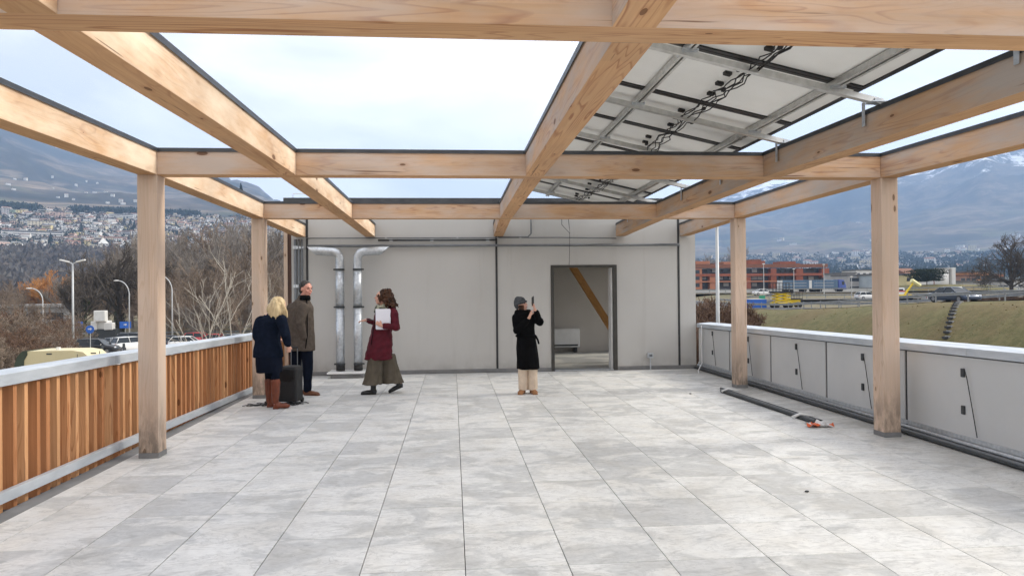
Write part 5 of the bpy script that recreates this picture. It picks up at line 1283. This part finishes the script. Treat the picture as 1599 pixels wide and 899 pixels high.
m = MB(); m.loft([ringe(-.095, .02, .715, .205, .17), ringe(-.10, .02, .80, .20, .17), ringe(-.105, .02, .92, .175, .15), ringe(-.10, .02, 1.05, .175, .145), ringe(-.07, .02, 1.20, .185, .145), ringe(-.035, .02, 1.29, .13, .11), ringe(-.01, .02, 1.335, .07, .07)])
limb(m, [(.115, -.09, 1.24), (.175, -.125, 1.03), (.19, -.06, .90)], [.072, .062, .047]); limb(m, [(-.205, .05, 1.23), (-.235, .14, 1.06), (-.05, .24, .95)], [.070, .062, .047])
limb(m, [(-.20, -.02, 1.235), (-.235, -.05, 1.10), (-.235, -.04, 1.0)], [.062, .06, .055])
meld(m, 'jacket', m_navy, t, .012, 4, .011, 8)
m = MB(); m.loft([ringe(-.085, .02, .50, .175, .165), ringe(-.085, .02, .62, .185, .175), ringe(-.09, .02, .80, .17, .16)]); meld(m, 'skirt', m_navy2, t, .012, 3, .005, 8)
m = MB(); limb(m, [(-.105, .10, .60), (-.107, .10, .36)], [.07, .056]); limb(m, [(.01, -.05, .60), (.02, -.06, .36)], [.07, .056]); m.build('leggings', m_navy2, t, True)
for (x, y, tx, ty) in ((-.105, .10, .06, .14), (.02, -.06, .205, -.02)):
    m = MB(); a = Vector((x, y, 0)); b = Vector((tx, ty, 0)); d = (b-a).normalized()
    limb(m, [(x, y, .385), (x, y, .27), (x-.005, y, .10)], [.064, .060, .046]); eo(m, a + d*.02 + Vector((0, 0, .045)), (.04, .055, .045), d); eo(m, (a+b)/2 + Vector((0, 0, .04)), (.042, .08, .037), d); eo(m, b - d*.055 + Vector((0, 0, .033)), (.04, .062, .03), d)
    m.boxc(a + d*.0 + Vector((0, 0, .012)), (.07, .06, .03), 0, Matrix.Rotation(math.atan2(d.y, d.x), 3, 'Z'))
    meld(m, 'boot', m_leath, t, .009, 3, .004, 14)
m = MB(); u_ = Vector(hc); eo(m, u_ + Vector((-.015, -.0, .04)), (.095, .108, .10), hf); eo(m, u_ + Vector((-.05, -.02, -.02)), (.10, .10, .12), (.6, 0, -1))
for i in range(46):
    a = rnd.uniform(1.7, 6.0); p = u_ + Vector((math.cos(a)*.085-.02, math.sin(a)*.09, rnd.uniform(-.02, .07))); l_ = rnd.uniform(.13, .22)
    m.tube([p, p + Vector((math.cos(a)*.03, math.sin(a)*.03, -l_*.5)), p + Vector((math.cos(a)*.045+.01, math.sin(a)*.04, -l_))], [.020, .018, .006], 6)
for i in range(14):
    a = rnd.uniform(-.7, .3); p = u_ + Vector((.05+rnd.uniform(-.02, .03), -.07+rnd.uniform(-.02, .03), .03)); m.tube([p, p + Vector((.04, -.02, -.09)), p + Vector((.06, -.01, -.19))], [.018, .017, .006], 6)
meld(m, 'hair', m_hairy, t, .009, 1, .005, 30, (1, 1, .15))

# --- man
P = at(484, 616, 11.32); t = thing('person', 'tall man in taupe wool coat and navy trousers, smiling towards the right', 'person', (P.x, 11.32, 0))
hc, hf = (-.045, -.0, 1.672), (.80, -.60, -.10)
m = MB(); headm(m, hc, hf, 1.06, (-.10, .0, 1.46)); limb(m, [(-.13, 0, .88), (-.15, 0, 1.12), (-.13, 0, 1.38)], [.13, .13, .12]); ground_legs(m, [(-.22, .06, .86), (-.05, -.03, .86)], [(-.20, .10, .09), (-.03, -.04, .09)], [(-.23, .07, .48), (-.02, -.05, .48)], (.095, .065, .045))
limb(m, [(-.25, .09, 1.36), (-.31, .15, 1.12), (-.24, .14, .92)], [.035, .034, .028]); handm(m, (-.24, .13, .92), (.5, -.3, -.8), (0, 1, 0), .8, 1, .9)
limb(m, [(-.06, -.13, 1.36), (-.10, -.18, 1.12), (-.06, -.14, .93)], [.035, .034, .028]); handm(m, (-.06, -.13, .93), (.2, .25, -.9), (0, -1, 0), .9, -1, .9)
meld(m, 'body', m_skinr, t, .009, 3); face(t, hc, hf, 1.06)
m = MB(); m.loft([ringe(-.115, 0, .70, .205, .165, rot=-.25), ringe(-.115, 0, .85, .20, .165, rot=-.25), ringe(-.125, 0, 1.05, .205, .165, rot=-.25), ringe(-.14, 0, 1.25, .215, .165, rot=-.3), ringe(-.14, 0, 1.38, .215, .15, rot=-.3), ringe(-.12, 0, 1.47, .14, .12), ringe(-.095, 0, 1.52, .085, .085), ringe(-.085, 0, 1.575, .082, .082)])
limb(m, [(-.29, .07, 1.385), (-.345, .14, 1.14), (-.25, .14, .93)], [.08, .072, .055]); limb(m, [(-.06, -.14, 1.38), (-.11, -.19, 1.14), (-.055, -.15, .93)], [.08, .072, .058])
meld(m, 'coat', m_taupe, t, .012, 4, .010, 7)
MB().tube([(-.035, -.155, .72), (-.0, -.168, .95), (.0, -.165, 1.2), (-.005, -.135, 1.38), (-.02, -.09, 1.5)], [.009]*5, 6).build('zip_line', m_blk, t, True)
m = MB(); m.loft([ringe(-.07, -.02, 1.50, .095, .09), ringe(-.065, -.015, 1.545, .088, .084), ringe(-.065, -.015, 1.575, .082, .078)]); m.build('collar', m_blk, t, True)
for (hx, hy, kx, ky, ax, ay) in ((-.22, .06, -.23, .07, -.20, .10), (-.05, -.03, -.02, -.05, -.03, -.04)):
    m = MB(); limb(m, [(hx, hy, .84), (kx, ky, .48), (ax, ay, .09)], [.108, .082, .062]); meld(m, 'trouser_leg', m_navy2, t, .011, 3, .008, 9)
shoe('shoe', (-.21, .11, 0), (.02, .06, 0), m_shoe, t, .09, .05); shoe('shoe', (-.06, -.03, 0), (.155, -.12, 0), m_shoe, t, .09, .05)
m = MB(); c_ = Vector(hc); f_ = Vector(hf).normalized(); eo(m, c_ - f_*.026 + Vector((0, 0, .056)), (.089, .103, .086), f_); eo(m, c_ - f_*.054 + Vector((0, 0, -.005)), (.090, .066, .092), f_); meld(m, 'hair', m_hairg, t, .008, 1, .004, 40)

# --- woman in burgundy
P = at(600, 614, 11.28); t = thing('person', 'curly-haired woman in burgundy padded coat and wide olive culottes, with white papers', 'person', (P.x, 11.28, 0))
hc, hf = (-.03, 0, 1.522), (-.95, -.28, .12)
m = MB(); headm(m, hc, hf, 1.0, (.03, 0, 1.32)); limb(m, [(-.07, 0, .80), (-.03, 0, 1.0), (.03, 0, 1.24)], [.11, .11, .11])
ground_legs(m, [(-.10, -.04, .80), (.02, .04, .80)], [(-.16, -.06, .09), (.25, .05, .13)], [(-.15, -.06, .45), (.13, .05, .45)], (.06, .045, .036))
limb(m, [(-.05, .13, 1.28), (-.10, .14, 1.08), (-.27, .05, 1.17)], [.036, .03, .025]); handm(m, (-.275, .045, 1.17), (-1, -.25, -.12), (-.1, .2, 1), .35, 1, .92)
limb(m, [(.16, -.12, 1.27), (.20, -.18, 1.06), (.0, -.235, 1.085)], [.036, .03, .025]); handm(m, (-.005, -.235, 1.088), (-.85, .05, .5), (0, -1, 0), .7, -1, .92)
meld(m, 'body', m_skin, t, .009, 3); face(t, hc, hf, 1.0)
m = MB(); m.loft([ringe(-.085, 0, .545, .225, .18), ringe(-.08, 0, .62, .215, .18), ringe(-.055, 0, .80, .19, .16), ringe(-.035, 0, .97, .165, .145), ringe(.0, 0, 1.12, .165, .15), ringe(.03, 0, 1.26, .17, .15), ringe(.035, 0, 1.33, .125, .12), ringe(.03, 0, 1.385, .08, .085)])
limb(m, [(-.04, .14, 1.29), (-.105, .14, 1.09), (-.25, .06, 1.165)], [.068, .06, .042]); limb(m, [(.165, -.13, 1.28), (.205, -.18, 1.065), (.045, -.225, 1.085)], [.076, .068, .05])
eo(m, (.10, .03, 1.36), (.10, .09, .05), (0, 1, 0))
meld(m, 'coat', m_burg, t, .012, 4, .009, 9, (1, 1, 1), .12)
m_burg.node_tree.nodes['Principled BSDF'].inputs['Specular IOR Level'].default_value = .15
MB().tube([(-.20, -.115, .56), (-.185, -.118, .8), (-.155, -.115, 1.0), (-.13, -.12, 1.15)], [.006]*4, 6).build('zip_line', m_blk, t, True)
for (hx, hy, ax, ay, rr2) in ((-.12, -.05, -.175, -.07, .16), (.05, .05, .135, .06, .17)):
    m = MB(); m.loft([ringe(hx, hy, .62, .12, .11), ringe(lerp(hx, ax, .5), lerp(hy, ay, .5), .38, .135, .12, fold=.03, nf=7), ringe(ax, ay, .155, rr2, .14, 36, fold=.06, nf=8)]); meld(m, 'culotte_leg', m_olive, t, .010, 3, .009, 11, (1, 1, .15))
shoe('boot', (-.135, -.06, 0), (-.345, -.09, 0), m_bshoe, t, .20, .046, .03)
sh2 = shoe('boot', (.13, 0, 0), (-.09, -.01, 0), m_bshoe, t, .20, .046, .03); sh2.rotation_euler = (0, R(-24), 0); sh2.location = (.165, .05, .036)
m = MB(); c_ = Vector(hc); eo(m, c_ + Vector((.05, .005, .05)), (.100, .100, .095), (0, 1, 0)); rh = random.Random(4)
for i in range(260):
    a = rh.uniform(-1.6, 1.6); b = rh.uniform(-.7, 1.35); rr_2 = .105 + .035*max(0, b) + rh.uniform(-.012, .028)
    p = c_ + Vector((.035 + rr_2*math.cos(a)*(1.0 if b > -.2 else .8) + .02*max(0, b), rr_2*math.sin(a)*.95, .062 - .125*b))
    q = [p]; n1 = rh.uniform(0, 6.28)
    for k in range(4): q.append(q[-1] + Vector((.017*math.sin(k*2.2+n1)+.005, .017*math.cos(k*2.2+n1), -.014)))
    m.tube(q, [.012, .014, .014, .011, .005], 5)
for i in range(40):
    p = c_ + Vector((rh.uniform(-.035, .05), rh.choice((-1, 1))*rh.uniform(.07, .10), rh.uniform(-.02, .09))); q = [p]; n1 = rh.uniform(0, 6.28)
    for k in range(4): q.append(q[-1] + Vector((.014*math.sin(k*2+n1), .01*math.cos(k*2+n1), -.018)))
    m.tube(q, [.012, .013, .013, .010, .005], 5)
meld(m, 'hair', m_hairb, t, .0065, 0, .003, 60, (1, 1, 1))
m = MB()
for k, (z, r) in enumerate(((1.335, .105), (1.365, .10), (1.395, .09))): m.tube([(.0+math.cos(a*.5236)*r-.02, math.sin(a*.5236)*r, z+.012*math.sin(a*1.7+k)+.025*math.cos(a*.5236)) for a in range(13)], .030, 8)
meld(m, 'scarf', m_scarf, t, .009, 2, .004, 20)
tpos = Vector(t.location)
o = MB().boxc((0, 0, 0), (.225, .006, .315)).build('papers', m_paper); o.location = tpos + Vector((.010, -.205, 1.195)); o.rotation_euler = (R(3), 0, R(4)); tag(o, 'sheaf of white papers held against the burgundy coat', 'papers')
for k in (1, 2): MB().boxc((.004*k, .006*k, -.006*k), (.222, .003, .312)).build('sheet', m_paper, o)
o = MB().boxc((0, 0, 0), (.15, .075, .011)).build('phone', m_black, None, bevel=.004); o.location = tpos + Vector((-.17, -.16, 1.175)); o.rotation_euler = (0, R(8), R(20)); tag(o, 'dark phone held flat between the hands of the woman in burgundy', 'phone')

# --- woman photographing
P = at(823, 614, 10.94); t = thing('person', 'woman in long black coat, cream trousers and grey knit hat raising a phone', 'person', (P.x, 10.94, 0))
hc, hf = (-.075, 0, 1.388), (.82, -.42, .18)
m = MB(); headm(m, hc, hf, .93, (-.08, 0, 1.22)); limb(m, [(-.0, 0, .80), (-.02, 0, .95), (-.05, 0, 1.16)], [.13, .115, .12])
ground_legs(m, [(-.07, 0, .74), (.07, 0, .74)], [(-.075, 0, .08), (.08, 0, .08)], [(-.07, 0, .40), (.075, 0, .40)], (.08, .052, .038))
limb(m, [(.06, -.02, 1.20), (.20, -.09, 1.13), (.118, -.17, 1.325)], [.034, .03, .024]); handm(m, (.115, -.17, 1.325), (-.18, -.05, 1), (1, -.3, 0), .7, 1, .88)
limb(m, [(-.16, .02, 1.19), (-.16, -.10, 1.0), (.03, -.19, 1.20), ], [.034, .03, .024]); handm(m, (.035, -.19, 1.22), (.35, .05, 1), (-1, -.3, 0), .7, -1, .88)
meld(m, 'body', m_skin, t, .009, 3); face(t, hc, hf, .93)
m = MB(); m.loft([ringe(.025, 0, .388, .182, .155, fold=.015, nf=7), ringe(.015, 0, .55, .172, .15, fold=.012, nf=7), ringe(.0, 0, .76, .160, .14), ringe(-.01, 0, .905, .145, .125), ringe(-.03, 0, 1.02, .155, .135), ringe(-.045, 0, 1.15, .175, .14), ringe(-.06, 0, 1.225, .15, .125), ringe(-.075, 0, 1.285, .085, .085)])
limb(m, [(.06, -.02, 1.205), (.20, -.09, 1.13), (.14, -.15, 1.27)], [.078, .068, .048]); limb(m, [(-.165, .02, 1.19), (-.16, -.10, 1.0), (.0, -.17, 1.15)], [.07, .062, .045])
m.tube([(-.05+math.cos(a*.5236)*.105, math.sin(a*.5236)*.10, 1.275+.01*math.sin(a)) for a in range(13)], .04, 8)
meld(m, 'coat', m_blk, t, .012, 3, .009, 8)
m = MB().tube([(math.cos(a*.3)*.152-.008, math.sin(a*.3)*.132, .905) for a in range(22)], .018, 6); m.tube([(.14, -.06, .90), (.17, -.08, .84), (.185, -.08, .78)], [.018, .016, .014], 6); m.build('belt', m_blk, t, True)
for x in (-.058, .085):
    m = MB(); m.loft([ringe(x, 0, .50, .085, .085), ringe(x, 0, .30, .078, .08, fold=.03, nf=5), ringe(x, 0, .06, .080, .085, fold=.05, nf=5)]); meld(m, 'trouser_leg', m_beig, t, .010, 3, .007, 11, (1, 1, .2))
shoe('shoe', (-.055, .06, 0), (-.125, -.14, 0), m_suede, t, .07, .052); shoe('shoe', (.085, .06, 0), (.115, -.15, 0), m_suede, t, .07, .052)
m = MB(); c_ = Vector(hc); f_ = Vector(hf).normalized(); eo(m, c_ - f_*.030 + Vector((0, 0, .055)), (.090, .100, .085), f_); eo(m, c_ - f_*.045 + Vector((-.01, 0, .095)), (.060, .065, .05), f_); eo(m, c_ - f_*.06 + Vector((0, 0, .01)), (.082, .06, .07), f_)
m.tube([c_ + Vector((0, 0, .035)) + Vector((math.cos(a*.5236)*.094-.015, math.sin(a*.5236)*.092, .025*math.cos(a*.5236))) for a in range(13)], .014, 6)
meld(m, 'knit_hat', m_knit, t, .008, 1, .004, 30)
m = MB(); 
for i in range(16): p = c_ + Vector((-.02+rnd.uniform(-.05, .04), rnd.choice((-1, 1))*.072, -.0)); m.tube([p, p + Vector((0, 0, -.08)), p + Vector((.01, -.0, -.15))], [.016, .015, .007], 6)
tag(meld(m, 'hair', m_hairb, t, .009, 1), kind='stuff')
tpos = Vector(t.location); o = MB().boxc((0, 0, 0), (.075, .010, .15)).build('phone', m_black, None, bevel=.004); o.location = tpos + Vector((.082, -.20, 1.45)); o.rotation_euler = (R(8), R(-18), R(58)); tag(o, 'dark phone held up to take a picture by the woman in black', 'phone')

# --- loudspeaker with trolley handle
P = at(455, 628, 10.52); t = thing('loudspeaker', 'black portable loudspeaker with pull-out handle standing between the blonde woman and the man', 'loudspeaker', (P.x, 10.52, 0), R(-14))
m = MB().loft([[(x*1.0, y, z) for x, y in ((-.145, -.13), (.145, -.13), (.12, .14), (-.12, .14))] for z in (.03, .50)] + [[(x, y, .545) for x, y in ((-.125, -.11), (.125, -.11), (.10, .12), (-.10, .12))]])
m.build('cabinet', m_blackr, t, bevel=.02)
m = MB().box((-.115, -.137, .06), (.115, -.1305, .33)); m.build('grille', plain('grille', (.028, .028, .03), (.015, .015, .016), 60, .5), t, bevel=.004)
MB().tube([(0, -.131, .42), (0, -.146, .42)], [.06, .085], 20).build('horn', m_black, t); MB().box((-.11, -.1355, .36), (.11, -.1306, .485)).build('horn_panel', m_black, t, bevel=.004)
for x in (-.05, .05): MB().tube([(x, .10, .5), (x, .10, .80)], .006, 6).build('handle_tube', m_pipe, t)
MB().tube([(-.06, .10, .805), (.06, .10, .805)], .014, 8).build('handle_grip', m_blackr, t)
for x in (-.11, .11): MB().tube([(x-.015, .12, .035), (x+.015, .12, .035)], .035, 12).build('wheel', m_blackr, t)
# cables on the floor
rc2 = random.Random(8); m = MB(); base = at(405, 632, 10.35)
for s in range(5):
    pts = []; x, y = base.x - .25 + s*.04, 10.35 + rc2.uniform(-.15, .1)
    for k in range(26): x += .028 + rc2.uniform(-.01, .015); y += .05*math.sin(k*.9+s*2); pts.append((x, y, .009+.006*(s % 3)))
    m.tube(pts, .006, 5)
m.ell((base.x+.1, 10.42, .03), (.05, .03, .025), 8, 5)
tag(m.build('floor_cable', m_blackr, None, True), 'tangle of black cables on the tiles behind the tan boots', 'cable')

# ------------------------------------------------------------------ things left on the tiles at right
def rod(dx, y0, y1, r, label, mt=m_darkp):
    o = MB().tube([(4.16+dx, y1, r+.001), (4.21+dx, (y0+y1)/2, r+.001), (4.245+dx, y0, r+.001)], r, 10).build('pipe_length', mt, None, True)
    MB().tube([(4.245+dx, y0-.003, r+.001), (4.245+dx, y0+.12, r+.001)], r+.004, 10).build('socket_end', m_blackr, o, True)
    return tag(o, label, 'pipe', 'loose pipes on the tiles')
rod(0, 7.85, 10.6, .019, 'loose dark pipe on the tiles, the one farthest from the parapet'); rod(.058, 7.90, 10.75, .021, 'loose dark pipe lying in the middle of the pair beside the right post', m_pipe); rod(.112, 7.98, 10.9, .018, 'loose dark pipe on the tiles nearest to the parapet')
for y, lb in ((8.25, 'white tape band around the near end of the loose pipes'), (10.5, 'white tape band around the far end of the loose pipes')):
    o = MB().tube([(4.13, y, .03), (4.24, y+.02, .064), (4.40, y, .03)], .018, 6).build('tape_band', m_white, None, True); tag(o, lb, 'tape')
m = MB(); rg = random.Random(2); G = 9
P = at(1280, 667, 7.74)
for i in range(G+1):
    for j in range(6): m.v.append((P.x-.13+i*.032, 7.70+j*.03 + .02*rg.random(), .004+abs(rg.gauss(0, .03))))
for i in range(G):
    for j in range(5): m.face([i*6+j, (i+1)*6+j, (i+1)*6+j+1, i*6+j+1], 1 if i in (2, 3, 8) or (i == 0 and j < 3) else 0)
tag(m.build('plastic_bag', [plain('bag_white', (.75, .74, .73), (.6, .6, .6), 20, .4), plain('bag_orange', (.72, .16, .06), (.6, .12, .04), 20, .4)]), 'crumpled white and orange plastic bag at the near end of the loose pipes', 'bag')
for (px, py, lb) in ((1078, 615, 'tiny dark scrap on the tiles near the far parapet corner'), (1260, 768, 'tiny grey scrap on the light tiles in the right foreground')):
    r_ = ray(px, py); k_ = -EYE/r_.z; MB().boxc((0, 0, 0), (.03, .02, .012)); o = MB().ell((0, 0, .008), (.02, .012, .008), 6, 4).build('debris', m_darkp); o.location = (r_.x*k_, r_.y*k_, .0); tag(o, lb, 'scrap')

bpy.data.scenes.remove(tsc)
# ================================================================== air
hm = bpy.data.materials.new('haze'); hm.use_nodes = True; n_ = hm.node_tree; n_.nodes.remove(n_.nodes['Principled BSDF'])
pv = n_.nodes.new('ShaderNodeVolumePrincipled'); pv.inputs['Density'].default_value = 1.35e-4; pv.inputs['Color'].default_value = (.42, .63, .98, 1); pv.inputs['Anisotropy'].default_value = .1
n_.links.new(pv.outputs[0], n_.nodes['Material Output'].inputs['Volume'])
zmax = max(v.co.z for v in bpy.data.objects['mountains'].data.vertices) + 4
o = MB().box((-9200, -600, -12), (9200, 9200, zmax)).build('haze', hm); tag(o, kind='stuff'); tag(o, 'thin blue winter haze filling the valley')
